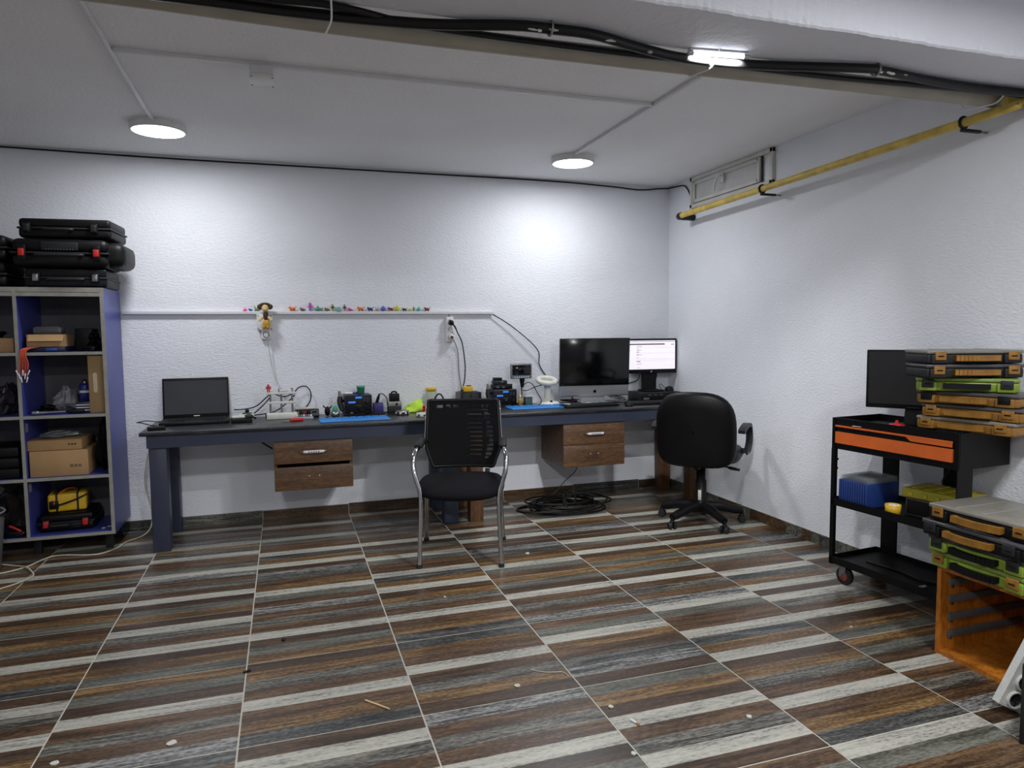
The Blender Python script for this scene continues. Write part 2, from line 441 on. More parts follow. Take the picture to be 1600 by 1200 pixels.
# beige pipe along the far side of the beam
M_PIPE = mat('dull_beige_paint', (158,153,140), .55, var=.1, vscale=7)
pipe = tag(MB().tube([(-3.1, 2.31, 2.318), (-1.2, 2.325, 2.314), (-.4, 2.335, 2.31), (.35, 2.355, 2.308), (1.28, 2.335, 2.306), (1.82, 2.318, 2.306), (2.43, 2.307, 2.309), (3.09, 2.305, 2.311)], .033, 14, 6).build('conduit_pipe', M_PIPE), 'dull beige pipe along the far side of the beam', 'pipe')
# cables under the beam
t = thing('cable_bundle', 'thick black cable hanging loosely under the ceiling beam', 'cable', (0, 0, 0))
main = [(-1.6, 2.20), (-.9, 2.24), (-.2, 2.235), (.08, 2.235), (.44, 2.205), (.71, 2.135), (.83, 2.125), (.98, 2.125), (1.17, 2.175), (1.37, 2.21), (1.65, 2.19), (2.05, 2.105), (2.14, 2.105), (2.39, 2.13), (2.63, 2.14), (2.9, 2.13), (3.09, 2.12)]
MB().tube([(x_, y_, 2.278) for x_, y_ in main], .0165, 10, 6).build('thick_cable', M_CABLE, t)
M_PLAST = mat('plaster_spot', (170,168,162), .8)
for i in range(12):
    x_ = rk.choice([rk.uniform(.72, .9), rk.uniform(1.0, 1.25), rk.uniform(2.1, 2.4)])
    for a_, c_ in zip(main, main[1:]):
        if a_[0] <= x_ <= c_[0]:
            y_ = a_[1]+(c_[1]-a_[1])*(x_-a_[0])/(c_[0]-a_[0])
    MB().ell((x_, y_-.012, 2.268+rk.uniform(-.004, .008)), (rk.uniform(.008, .026), .0045, rk.uniform(.003, .006)), 8).build('plaster_spot', M_PLAST, t)
for x_, y_ in ((.83, 2.125), (2.11, 2.105)):
    MB().tube([(x_, y_+.022*math.cos(a), 2.279+.021*math.sin(a)) for a in [2*PI*k/14 for k in range(14)]], .004, 6, 0, True).build('tie_wire', M_STEEL, t)
cable('thin_cable', [(x_, y_, 2.286) for x_, y_ in ((-1.6, 2.16), (-.9, 2.18), (-.09, 2.19), (.17, 2.18), (.4, 2.235), (.65, 2.25), (.9, 2.252), (1.14, 2.25), (1.45, 2.24), (2.0, 2.23), (2.7, 2.18), (3.09, 2.17))], .011, 'thinner black cable beside the beige pipe under the beam')
for x_, lbl in ((.16, 'thin wire loop tying the beige pipe left of the beam cables'), (1.47, 'white wire loop hanging next to the lit tube'), (2.84, 'white wire tie near the yellow pipe end')):
    tag(MB().tube([(x_, 2.15, 2.299), (x_+.004, 2.20, 2.258), (x_, 2.28, 2.262), (x_-.004, 2.335, 2.268), (x_+.01, 2.37, 2.30)], .003, 6, 4).build('tie_wire', M_WHITE), lbl, 'wire')
t = thing('led_tube', 'short lit LED tube under the ceiling beam', 'lamp', (1.475, 2.165, 2.284), -7)
MB().cyl((-.095, 0, 0), (.095, 0, 0), .0065, n=12).build('tube', mat('tube_light', (246,248,255), .4, var=0, emit=7), t)
for s_ in (-1, 1): MB().cyl((.095*s_, 0, 0), (.115*s_, 0, 0), .0075, n=12).build('end_cap', M_ALU, t)
MB().rbox((0, 0, .011), (.22, .016, .006), .002).build('mounting_rail', M_WHITE, t)
ld = bpy.data.lights.new('tube_light', 'AREA'); ld.shape = 'RECTANGLE'; ld.size = .19; ld.size_y = .008; ld.energy = TUBE; ld.color = LAMP_COL
lo = bpy.data.objects.new('tube_light', ld); C.objects.link(lo); lo.parent = t; lo.location = (0, .008, -.004); lo.rotation_euler = (math.radians(60), 0, 0); ld.spread = 1.9

# yellow gas pipe
t = thing('gas_pipe', 'yellow gas pipe running along the right wall on brackets', 'pipe', (0, 0, 0))
M_YPIPE = mat('yellow_pipe_paint', (206,178,84), .5, var=.25, vscale=14)
pz = lambda y: 2.213+(4.80-y)*.0165
MB().tube([(2.955, 4.80, pz(4.8)), (2.955, 3.5, pz(3.5)), (2.955, 2.275, pz(2.275)), (2.955, 2.245, 2.264), (2.955, 2.236, 2.30), (2.955, 2.236, 2.515)], .0205, 14, 5).build('pipe', M_YPIPE, t)
MB().tube([(2.955, 4.80, pz(4.8)), (2.957, 4.835, 2.212), (2.985, 4.85, 2.212), (3.098, 4.852, 2.212)], .026, 12, 4).build('elbow', M_DGREY, t)
for y_ in (3.84, 2.44):
    z_ = pz(y_); b = MB()
    b.tube([(2.955+.024*math.cos(a), y_, z_+.024*math.sin(a)) for a in [2*PI*k/14 for k in range(14)]], .007, 6, 0, True)
    b.rbox((3.0, y_, z_-.034), (.115, .018, .014), .003)
    bk = b.build('bracket', M_DGREY, t)
    MB().cyl((3.02, y_, z_-.034), (3.099, y_, z_-.034), .0055, n=8).build('threaded_rod', M_STEEL, bk)

# ================================================================ WALL FITTINGS
tag(MB().rbox((.265, BACK-.0135, 1.476), (2.56, .025, .022), .002).build('wall_trunking', M_TRUNK), 'long white trunking ledge along the back wall carrying toy figures', 'trunking')
TZ = 1.4872; TYW = BACK-.0135
t = thing('wall_junction_box', 'square white junction box on the wall under the plush toy', 'junction box', (-.124, BACK-.0005, 1.41))
MB().rbox((0, -.02, 0), (.10, .04, .105), .004).build('box_body', M_WHITE, t)
MB().rbox((0, -.043, 0), (.105, .008, .11), .003).build('cover', M_WHITE, t)
for sx in (-1, 1):
    for sz in (-1, 1): MB().cyl((.043*sx, -.046, .046*sz), (.043*sx, -.049, .046*sz), .004, n=8).build('screw', M_DGREY, t)
t = thing('wall_socket', 'white wall socket under the junction box', 'socket', (-.118, BACK-.0005, 1.325))
MB().rbox((0, -.016, 0), (.066, .032, .072), .006).build('socket_body', M_WHITE, t)
b = MB(); b.tube([(.02*math.cos(a), -.033, .02*math.sin(a)) for a in [2*PI*k/16 for k in range(16)]], .0025, 6, 0, True); b.build('socket_ring', M_GREY, t)
t = thing('white_plug', 'white plug and cord hanging from the wall socket', 'plug', (-.115, BACK-.033, 1.325))
MB().rbox((0, -.016, -.004), (.02, .032, .034), .006).build('plug_body', M_WHITE, t)
MB().tube([(0, -.02, -.02), (.004, -.012, -.06), (.012, 0, -.1), (.03, .005, -.24), (.045, .006, -.30), (.064, .005, -.35), (.112, -.02, -.415), (.12, -.06, -.43)], .0035, 6, 6).build('cord', mat('pale_cord', (196,196,190), .5), t)
# power strip
t = thing('power_strip', 'white power strip hung vertically below the wall trunking', 'power strip', (1.198, BACK-.0005, 1.35))
MB().rbox((0, -.022, 0), (.058, .043, .19), .008, 3).build('strip_body', M_WHITE, t)
for dz in (.055, 0.0, -.055):
    MB().lathe([(.022, .0), (.022, .004), (.0185, .004), (.0185, .001), (0, .001)], (0, -.0435, dz), 20, rot=(PI/2, 0, 0)).build('outlet', M_WHITE, t)
b = MB()
for sx in (-.008, .008): b.cyl((sx, -.0436, 0), (sx, -.0458, 0), .0026, n=8)
b.build('outlet_hole', M_DGREY, t)
MB().tube([(0, -.02, .094), (0, -.015, .118)], .003, 6).build('hanger', M_DGREY, t)
t = thing('black_plug', 'black plug and cord in the power strip', 'plug', (1.205, BACK-.0475, 1.40))
MB().lathe([(.019, 0), (.02, .012), (.015, .026), (0, .03)], (0, 0, 0), 18, rot=(PI/2, 0, 0)).build('plug_body', M_BLACK, t)
MB().tube([(.005, -.022, -.008), (.025, -.018, -.03), (.05, -.006, -.08), (.085, .01, -.15), (.103, .01, -.27), (.107, .01, -.37), (.085, .0, -.49), (.0, -.03, -.60), (-.03, -.05, -.628)], [.009, .006, .0045, .0045, .0045, .0045, .0045, .0045, .0045], 6, 6).build('cord', M_CABLE, t)
t = thing('switched_plug', 'white plug with a dark red switch at the bottom of the power strip', 'plug', (1.205, BACK-.0475, 1.292))
MB().lathe([(.02, 0), (.021, .012), (.018, .022), (0, .023)], (0, 0, 0), 18, rot=(PI/2, 0, 0)).build('plug_body', M_WHITE, t)
MB().rbox((0, -.025, 0), (.02, .006, .02), .002, rot=(0, .5, 0)).build('switch', mat('dark_red', (96,16,26), .3), t)
MB().tube([(.012, -.01, -.016), (.03, .0, -.05), (.053, .01, -.12), (.056, .01, -.26), (.07, .01, -.36), (.085, .0, -.5)], .003, 6, 6).build('cord', M_GREY, t)
cable('wall_wire', [(1.54, BACK-.02, 1.466), (1.706, BACK-.035, 1.36), (1.897, BACK-.045, 1.19), (1.929, BACK-.01, 1.063), (2.0, BACK-.012, .955), (2.05, BACK-.04, .91), (2.1, BACK-.05, .93), (2.16, BACK-.06, .88), (2.19, BACK-.07, .79)], .0042, 'black wire dropping from the trunking end to the silver computer')

# toy figures on the trunking
_tc = {}
def tm(col): return mat('toy_%d_%d_%d' % col, col, .4, var=.12, vscale=90)
TOYG = 'toy figures on the wall trunking'
def toy(kind, px, ca, cb, s, label, name):
    x = -.252+(px-363)*(1.03+.252)/(651-363)
    t = thing(name, label, 'toy', (x, TYW-.001, TZ), 0, TOYG)
    A, B = tm(ca), tm(cb)
    if kind == 'ball':
        MB().ell((0, 0, .45*s), (.42*s, .012+.1*s, .45*s), 12).build('body', A, t)
        b = MB(); b.ell((-.15*s, -.012-.05*s, .6*s), (.07*s,)*3, 8); b.ell((.15*s, -.012-.05*s, .6*s), (.07*s,)*3, 8); b.build('eyes', B, t)
        MB().cyl((0, 0, .85*s), (0, 0, 1.05*s), .12*s, .03*s, 8).build('tuft', B, t)
    elif kind == 'bird':
        MB().ell((0, 0, .38*s), (.5*s, .011, .36*s), 12).build('body', A, t)
        MB().ell((-.3*s, 0, .68*s), (.24*s, .01, .22*s), 10).build('head', A, t)
        MB().cyl((-.5*s, 0, .68*s), (-.75*s, 0, .62*s), .1*s, .01*s, 8).build('beak', B, t)
        MB().prism([(.3*s, .35*s), (.85*s, .15*s), (.8*s, .35*s), (.35*s, .6*s)], .008).build('tail', B, t)
    elif kind == 'fish':
        MB().ell((0, 0, .42*s), (.6*s, .011, .36*s), 12).build('body', A, t)
        MB().prism([(.45*s, .4*s), (.95*s, .05*s), (.85*s, .4*s), (.95*s, .75*s)], .008).build('tail_fin', B, t)
        MB().prism([(-.2*s, .7*s), (.0, 1.1*s), (.2*s, .7*s)], .007).build('back_fin', B, t)
        MB().rbox((0, 0, .03*s), (.5*s, .016, .08*s), .002).build('base', B, t)
    elif kind == 'quad':
        MB().ell((0, 0, .55*s), (.55*s, .011, .26*s), 12).build('body', A, t)
        MB().ell((-.52*s, 0, .75*s), (.24*s, .011, .22*s), 10).build('head', A, t)
        for dx in (-.38, -.28, .28, .38): MB().cyl((dx*s, .005 if dx in (-.38, .28) else -.005, 0), (dx*s, .004 if dx in (-.38, .28) else -.004, .45*s), .09*s, n=6).build('leg', B, t)
        MB().tube([(.5*s, 0, .6*s), (.68*s, 0, .8*s), (.66*s, 0, 1.0*s)], .07*s, 6, 3).build('tail', B, t)
    elif kind == 'figure':
        MB().ell((0, 0, .84*s), (.15*s, .009, .16*s), 10).build('head', B, t)
        MB().rbox((0, 0, .54*s), (.26*s, .014, .34*s), .004).build('torso', A, t)
        for sx in (-1, 1):
            MB().cyl((.08*sx*s, 0, 0), (.07*sx*s, 0, .4*s), .07*s, n=8).build('leg', B, t)
            MB().cyl((.14*sx*s, 0, .66*s), (.27*sx*s, -.004, .42*s), .05*s, n=6).build('arm', A, t)
        MB().ell((0, .001, .93*s), (.13*s, .009, .09*s), 8).build('hair', A, t)
    elif kind == 'mound':
        MB().lathe([(.5*s, 0), (.48*s, .3*s), (.33*s, .62*s), (.12*s, .8*s), (0, .83*s)], n=14).build('body', A, t)
        MB().ell((-.2*s, -.5*s, .35*s), (.07*s,)*3, 8).build('eye', B, t)
    elif kind == 'sprout':
        MB().lathe([(.28*s, 0), (.34*s, .3*s), (.2*s, .42*s), (0, .42*s)], n=12).build('pot', B, t)
        for a in (-.6, .6): MB().ell((.22*s*(1 if a > 0 else -1), 0, .65*s), (.1*s, .006, .27*s), 8, rot=(0, a, 0)).build('leaf', A, t)
    return t
TOYS = [
 ('mound', 363, (236,70,150), (250,240,240), .026, 'tiny pink blob toy, leftmost on the wall trunking', 'toy_blob'),
 ('bird', 371, (58,92,200), (40,60,150), .022, 'tiny blue bird toy beside the pink blob', 'toy_bird'),
 ('sprout', 380, (120,170,60), (86,130,50), .042, 'green sprouting toy next to the tiny blue bird', 'toy_plant'),
 ('ball', 392, (170,186,90), (70,84,50), .036, 'lime round toy just left of the plush toy', 'toy_ball'),
 ('quad', 434, (238,124,58), (214,92,30), .036, 'bright orange animal toy just right of the plush toy', 'toy_animal'),
 ('bird', 449, (112,92,84), (80,66,60), .03, 'grey-brown bird toy right of the bright orange animal', 'toy_bird'),
 ('figure', 461, (226,64,140), (130,120,210), .062, 'tall pink and violet standing figure, tallest on the trunking', 'toy_figure'),
 ('fish', 473, (88,150,136), (62,120,112), .038, 'teal green fish toy right of the tall pink figure', 'toy_fish'),
 ('bird', 487, (116,96,62), (140,70,50), .03, 'brown bird toy between the teal fish and green figure', 'toy_bird'),
 ('figure', 496, (60,66,40), (150,170,70), .05, 'olive and lime standing figure left of the teal mound', 'toy_figure'),
 ('mound', 505.5, (112,158,160), (60,90,94), .04, 'grey-teal mound shaped toy beside the olive figure', 'toy_mound'),
 ('figure', 515, (46,50,96), (170,140,110), .048, 'navy standing figure between the teal mound and magenta toy', 'toy_figure'),
 ('bird', 524, (204,60,160), (230,110,190), .028, 'magenta bird toy beside the navy standing figure', 'toy_bird'),
 ('quad', 541, (222,128,64), (190,96,40), .036, 'orange-tan animal toy between magenta bird and navy animal', 'toy_animal'),
 ('quad', 556.5, (40,56,110), (28,38,80), .032, 'navy blue animal toy right of the orange-tan one', 'toy_animal'),
 ('sprout', 567.5, (110,190,180), (190,110,90), .036, 'turquoise sprout in a red-brown pot toy', 'toy_plant'),
 ('ball', 577.5, (84,104,196), (150,150,220), .042, 'blue violet round toy right of the potted sprout', 'toy_ball'),
 ('quad', 590, (110,44,62), (206,96,60), .032, 'dark red animal toy left of the yellow-green ball', 'toy_animal'),
 ('ball', 600.5, (206,210,72), (110,120,40), .044, 'yellow-green round toy beside the dark red animal', 'toy_ball'),
 ('quad', 613, (30,34,34), (44,46,46), .026, 'small black animal toy right of the yellow-green ball', 'toy_animal'),
 ('ball', 622, (222,220,120), (160,140,60), .028, 'small pale yellow round toy right of the black animal', 'toy_ball'),
 ('figure', 628.5, (96,140,70), (120,110,70), .034, 'small green figure beside the turquoise ball', 'toy_figure'),
 ('ball', 637, (70,190,180), (40,120,120), .034, 'turquoise round toy second from the right end', 'toy_ball'),
 ('quad', 651, (130,66,40), (100,48,30), .032, 'red-brown animal toy, rightmost on the wall trunking', 'toy_animal'),
]
for a in TOYS: toy(*a)
# hanging plush (plain generic animal)
t = thing('plush_toy', 'hanging yellow and brown plush animal in front of the junction box', 'toy', (-.118, BACK-.052, 1.41))
M_PL1 = mat('plush_gold', (198,150,52), .9, bump=.5, bscale=300); M_PL2 = mat('plush_cream', (220,196,140), .9, bump=.5, bscale=300); M_PL3 = mat('plush_brown', (74,52,38), .9, bump=.5, bscale=300)
MB().ell((.005, -.02, -.012), (.024, .018, .03), 14).build('body', M_PL1, t)
MB().ell((0, -.02, .095), (.023, .02, .027), 14).build('head', M_PL2, t)
MB().ell((0, -.038, .088), (.011, .009, .009), 10).build('muzzle', M_PL2, t)
for s_ in (-1, 1):
    MB().ell((.034*s_, -.012, .105), (.017, .01, .02), 10, rot=(0, .5*s_, 0)).build('ear', M_PL3, t)
    MB().tube([(.015*s_, -.02, .035), (.034*s_, -.026, .02), (.038*s_, -.03, .008)], [.01, .009, .008], 8, 3).build('arm', M_PL2, t)
    MB().ell((.013*s_, -.03, -.036), (.011, .012, .014), 10).build('foot', M_PL1, t)
MB().ell((.003, -.02, .045), (.018, .015, .036), 12).build('chest', M_PL3, t)
MB().ell((0, -.014, .122), (.036, .014, .014), 10).build('mane', M_PL3, t)

# ================================================================ WORKBENCHES
M_TOP = wood('black_woodgrain_top', [(.3,(22,22,25)),(.5,(36,37,40)),(.7,(74,75,78))], grain=20, along=0, rough=.3, sx=2.5)
M_BROWNLEG = wood('brown_leg_wood', [(.3,(72,48,30)),(.5,(96,66,42)),(.7,(112,80,52))], grain=10, along=2, rough=.5)
M_WALNUT = wood('walnut_laminate', [(.28,(64,44,29)),(.5,(92,66,44)),(.72,(120,91,63))], grain=9, along=0, rough=.42, sx=.8, knots=.3)
def bench(name, label, x0, x1, z, legm, legs, legw):
    t = thing(name, label, 'workbench', (x0, 4.6, 0))
    L = x1-x0
    MB().rbox((L/2, .306, z-.011), (L, .612, .022), .004).build('worktop', M_TOP, t)
    b = MB(); b.b2(.035, L-.035, .022, .06, z-.098, z-.022); b.b2(.035, L-.035, .55, .588, z-.098, z-.022)
    for xx in (.035, L-.073): b.b2(xx, xx+.038, .06, .55, z-.098, z-.022)
    b.build('apron', M_SLATE, t)
    for (lx, ly) in legs:
        MB().rbox((lx, ly, (z-.098)/2), (legw, legw, z-.098), .003).build('leg', legm, t)
    return t
bench('workbench', 'long slate-blue workbench with black top holding the laptop', -.84, 1.145, .745, M_SLATE, [(.09, .095), (.09, .545), (1.905, .095), (1.905, .545)], .098)
bench('workbench', 'workbench with brown wooden legs holding the silver computer', 1.15, 3.085, .76, M_BROWNLEG, [(.10, .105), (.10, .555), (1.86, .105), (1.86, .555)], .095)
ZL, ZR = .7455, .7605
def drawer_unit(x0, label, zt, gap):
    t = thing('drawer_unit', label, 'drawers', (x0, 4.645, 0))
    W_, H_, D_ = .49, .325, .46
    b = MB(); z1 = zt
    b.b2(0, .018, .019, D_, z1-H_, z1); b.b2(W_-.018, W_, .019, D_, z1-H_, z1); b.b2(.018, W_-.018, .02, D_, z1-.018, z1); b.b2(.018, W_-.018, .02, D_, z1-H_, z1-H_+.016); b.b2(.018, W_-.018, D_-.01, D_, z1-H_, z1)
    b.build('cabinet_body', M_WALNUT, t)
    h = (H_-gap)/2
    f1 = MB().rbox((W_/2, .009, z1-h/2), (W_, .018, h), .0015).build('drawer_front', M_WALNUT, t)
    f2 = MB().rbox((W_/2, .009-.001, z1-H_+h/2), (W_, .018, h), .0015).build('drawer_front', M_WALNUT, t)
    hb = MB(); hb.tube([(W_/2-.06, -.018, z1-h/2), (W_/2-.05, -.024, z1-h/2), (W_/2+.05, -.024, z1-h/2), (W_/2+.06, -.018, z1-h/2)], [.008, .0095, .0095, .008], 10, 3)
    hd = hb.build('handle', M_WHITE, f1)
    for s_ in (-1, 1): MB().tube([(W_/2+.085*s_, .0, z1-h/2), (W_/2+.083*s_, -.016, z1-h/2), (W_/2+.058*s_, -.02, z1-h/2)], .004, 6, 3).build('handle_foot', M_CHROME, f1)
    for k in range(5): MB().rbox((W_/2-.03+.015*k, -.0337, z1-h/2), (.008, .001, .006), .0003, 1).build('handle_pattern', M_DGREY, f1)
    for s_ in (-1, 1): MB().cyl((W_/2+.032*s_, .001, z1-H_+h*.58), (W_/2+.032*s_, -.002, z1-H_+h*.58), .0035, n=8).build('screw_hole', M_WHITE, f2)
    return t
drawer_unit(-.085, 'walnut two-drawer unit hung under the laptop bench', .6465, .022)
drawer_unit(1.90, 'walnut two-drawer unit hung under the silver computer', .6612, .003)

# ================================================================ BENCH ITEMS (left bench)
# laptop
t = thing('laptop', 'open black laptop at the left end of the bench', 'laptop', (-.575, 5.03, ZL+.0005), 3)
MB().rbox((0, -.0, .011), (.415, .275, .022), .006).build('base', M_BLACK, t)
b = MB()
for r_ in range(5):
    for k_ in range(15): b.b2(-.19+k_*.0253, -.19+k_*.0253+.021, .085-r_*.024, .085-r_*.024+.019, .0215, .0235)
b.build('keyboard', M_DGREY, t, 'stuff')
MB().b2(-.06, .05, -.115, -.05, .0215, .0228).build('touchpad', M_DGREY, t)
lid = MB().rbox((0, .158, .152), (.415, .012, .272), .005, rot=(-.14, 0, 0)).build('screen_lid', M_BLACK, t)
MB().box((0, .1505, .156), (.392, .001, .228), rot=(-.14, 0, 0)).build('screen', mat('matte_screen', (58,61,66), .5, var=.12, vscale=4, spec=.2), lid)
MB().box((0, .1336, .031), (.038, .001, .005), rot=(-.14, 0, 0)).build('logo', M_WHITE, lid)
tag(MB().rbox((-.765, 4.735, ZL+.0105), (.10, .05, .02), .004, rot=(0, 0, .2)).build('laptop_charger', M_BLACK), 'black charger block at the left front bench corner', 'charger')
cable('charger_cord', [(-.72, 4.755, ZL+.012), (-.80, 4.80, ZL+.02), (-.87, 4.84, ZL+.035), (-.90, 4.9, ZL+.03), (-.86, 4.98, ZL+.03), (-.80, 5.06, ZL+.012), (-.72, 5.185, ZL+.008)], .0032, 'thin black cord looping past the left bench edge')
cable('floor_cable', [(-.815, 5.19, .66), (-.87, 5.17, .60), (-.905, 5.15, .45), (-.915, 5.15, .32), (-.88, 5.13, .16), (-.885, 5.10, .05), (-.93, 5.04, .008), (-1.003, 4.94, .006), (-1.03, 4.82, .006), (-1.123, 4.714, .006), (-1.328, 4.77, .006), (-1.393, 4.722, .006), (-1.45, 4.587, .006), (-1.55, 4.51, .006), (-1.7, 4.46, .006)], .005, 'off-white cable hanging left of the bench and crossing the floor', mat('offwhite_cable', (188,180,160), .5))
cable('floor_cable', [(-1.75, 4.74, .006), (-1.609, 4.69, .006), (-1.511, 4.632, .006), (-1.44, 4.56, .014), (-1.40, 4.50, .012), (-1.36, 4.40, .006), (-1.405, 4.291, .006), (-1.458, 4.231, .006), (-1.56, 4.12, .006)], .005, 'off-white cable loop at the left edge of the floor', mat('offwhite_cable', (188,180,160), .5))

def box_thing(name, label, cat, c, d, m_, r=.004, rz=0, parts=()):
    t = thing(name, label, cat, (c[0], c[1], c[2]), rz)
    MB().rbox((0, 0, d[2]/2), d, r).build('body', m_, t)
    for (pn, pc, pd, pm) in parts: MB().rbox(pc, pd, min(pd)*.25).build(pn, pm, t)
    return t
M_WBOX = mat('dirty_white_box', (196,196,188), .5, var=.1)
box_thing('adapter_box', 'white adapter box with a green board right of the laptop', 'adapter', (-.262, 5.11, ZL), (.10, .07, .035), M_WBOX, parts=[('circuit_board', (.005, 0, .04), (.06, .04, .008), mat('pcb_green', (40,92,60), .5)), ('connector', (.005, 0, .055), (.025, .02, .022), M_BLACK)])
t = thing('hard_drive', 'white topped hard drive in front of the adapter box', 'hard drive', (-.285, 4.93, ZL), 5)
MB().rbox((0, 0, .014), (.13, .09, .028), .004).build('case', M_BLACK, t)
MB().rbox((-.018, .005, .036), (.082, .07, .014), .005).build('white_module', M_WBOX, t)
MB().ell((.045, -.005, .038), (.03, .028, .014), 12).build('motor_hub', M_DGREY, t)
MB().tube([(.02, -.03, .03), (.06, -.02, .034), (.09, .01, .02)], .006, 8, 4).build('lead', M_BLACK, t)

# pcb holder
M_HOLD = mat('anodised_grey', (206,206,200), .45, 0., var=.06)
t = thing('board_holder', 'silver clamp stand for circuit boards on the left bench', 'clamp', (-.03, 5.05, ZL), 2)
MB().rbox((0, 0, .019), (.20, .11, .038), .003).build('base', M_HOLD, t)
for x_ in (-.072, .0, .072): MB().cyl((x_, .02, .038), (x_, .02, .178), .007, n=10).build('rod', M_STEEL, t)
MB().rbox((0, .02, .108), (.19, .03, .016), .003).build('crossbar', M_HOLD, t)
MB().rbox((0, .02, .172), (.20, .03, .014), .003).build('crossbar', M_HOLD, t)
MB().rbox((.02, .02, .19), (.055, .028, .012), .003).build('clamp_plate', M_HOLD, t)
for x_ in (-.015, .073): MB().cyl((x_, .02, .17), (x_, .02, .205), .004, n=8).build('screw', M_STEEL, t)
MB().cyl((.073, .02, .2), (.073, .02, .206), .01, n=10).build('screw_head', M_STEEL, t)
t = thing('toy_robot', 'small red robot figure standing on the board clamp', 'toy', (-.113, 5.07, ZL+.1805))
MB().rbox((0, 0, .05), (.013, .011, .012), .003).build('head', M_RED, t)
MB().rbox((0, 0, .034), (.02, .013, .02), .003).build('torso', M_RED, t)
for s_ in (-1, 1):
    MB().cyl((.006*s_, 0, 0), (.005*s_, 0, .026), .0045, n=8).build('leg', M_RED, t); MB().cyl((.012*s_, 0, .041), (.016*s_, -.004, .022), .0035, n=8).build('arm', M_RED, t)
cable('bench_cable', [(-.345, 5.16, ZL+.062), (-.28, 5.165, ZL+.062), (-.2, 5.165, ZL+.08), (-.13, 5.15, ZL+.14), (-.09, 5.16, ZL+.165), (-.02, 5.17, ZL+.14), (.05, 5.19, ZL+.16), (.09, 5.195, ZL+.2), (.14, 5.195, ZL+.205), (.17, 5.195, ZL+.16), (.16, 5.195, ZL+.09), (.1, 5.195, ZL+.03), (0, 5.19, ZL+.008)], .0045, 'black cable arching behind the board clamp')
cable('bench_cable', [(-.10, 5.14, ZL+.15), (-.14, 5.14, ZL+.1), (-.22, 5.14, ZL+.03), (-.3, 5.18, ZL+.012), (-.1, 5.175, ZL+.03), (.0, 5.17, ZL+.09), (.06, 5.155, ZL+.15)], .0045, 'black cable crossing under the bars of the board clamp')
tag(MB().rbox((-.03, 5.15, ZL+.0155), (.22, .03, .03), .004).build('black_case', M_BLACK), 'flat black case behind the board clamp', 'case')
t = thing('red_tool', 'red handled cutter lying in front of the board clamp', 'tool', (.065, 4.83, ZL), 8)
MB().tube([(-.045, 0, .011), (-.02, .004, .012), (.02, .003, .012), (.045, -.002, .011)], [.008, .011, .011, .009], 8, 3).build('grip', M_RED, t)
MB().tube([(-.045, .018, .010), (0, .022, .011), (.045, .008, .010)], [.007, .0095, .008], 8, 3).build('grip', M_RED, t)
MB().rbox((-.07, .008, .006), (.05, .012, .006), .002).build('blade', M_STEEL, t)
t = thing('parts_tray', 'small clear tray with white and blue parts near the cutter', 'tray', (.115, 4.97, ZL), 3)
MB().rbox((0, 0, .007), (.12, .07, .014), .003).build('tray', M_CLEAR, t)
for i in range(7): MB().rbox((-.045+.015*i, rk.uniform(-.02, .02), .021), (.012, .014, .012), .002).build('part', [M_WHITE, mat('part_blue', (60,110,180), .5), M_STEEL][i % 3], t)
box_thing('small_meter', 'small black and grey meter beside the blue mat', 'meter', (.175, 5.06, ZL), (.085, .05, .055), M_BLACK, parts=[('front_panel', (.012, -.0265, .03), (.055, .004, .038), M_GREY), ('display', (.012, -.029, .038), (.035, .003, .012), M_BLACKG)])
box_thing('component_box', 'grey lidded box with a red label behind the small meter', 'box', (.125, 5.14, ZL), (.13, .055, .05), M_DGREY, parts=[('lid', (0, 0, .054), (.135, .064, .01), M_WBOX), ('red_label', (.0, -.0315, .026), (.03, .003, .024), M_RED), ('yellow_label', (-.05, -.0315, .022), (.02, .003, .03), mat('olive_label', (150,140,60), .6))])
t = thing('wire_stand', 'small black wire stand beside the green pot', 'stand', (.275, 5.06, ZL))
MB().ell((0, 0, .035), (.02, .018, .035), 10).build('body', M_BLACK, t)
for s_, h in ((-1, .075), (1, .07), (.2, .06)): MB().tube([(0, 0, .05), (.02*s_, 0, h-.01), (.028*s_, -.005, h)], .005, 6, 3).build('prong', M_BLACK, t)
t = thing('solder_tip_cleaner', 'steel cup with green sponge in front of the hot-air handle', 'cup', (.325, 5.0, ZL))
MB().lathe([(0, 0), (.026, 0), (.029, .036), (.025, .036), (.023, .01), (0, .01)], n=20).build('cup', M_STEEL, t)
MB().ell((0, .005, .05), (.018, .016, .028), 10).build('sponge', mat('green_sponge', (58,158,124), .8, bump=.5, bscale=200), t)

# blue mats
def mat_thing(x, y, z, w_, d_, rz, label):
    t = thing('repair_mat', label, 'mat', (x, y, z), rz)
    MB().rbox((0, 0, .004), (w_, d_, .007), .002).build('mat_sheet', M_BLUE, t)
    b = MB()
    for i in range(9): b.rbox((-w_/2+.03+i*(w_-.06)/8, d_/2-.018, .0095), ((w_-.06)/8-.008, .024, .005), .0015)
    b.build('compartment_ribs', M_BLUE, t, 'stuff')
    return t
mat_thing(.435, 4.775, ZL, .46, .20, 2, 'blue silicone repair mat on the left bench')
mat_thing(1.80, 4.88, ZR, .48, .20, 0, 'blue silicone repair mat in front of the magnifier lamp')

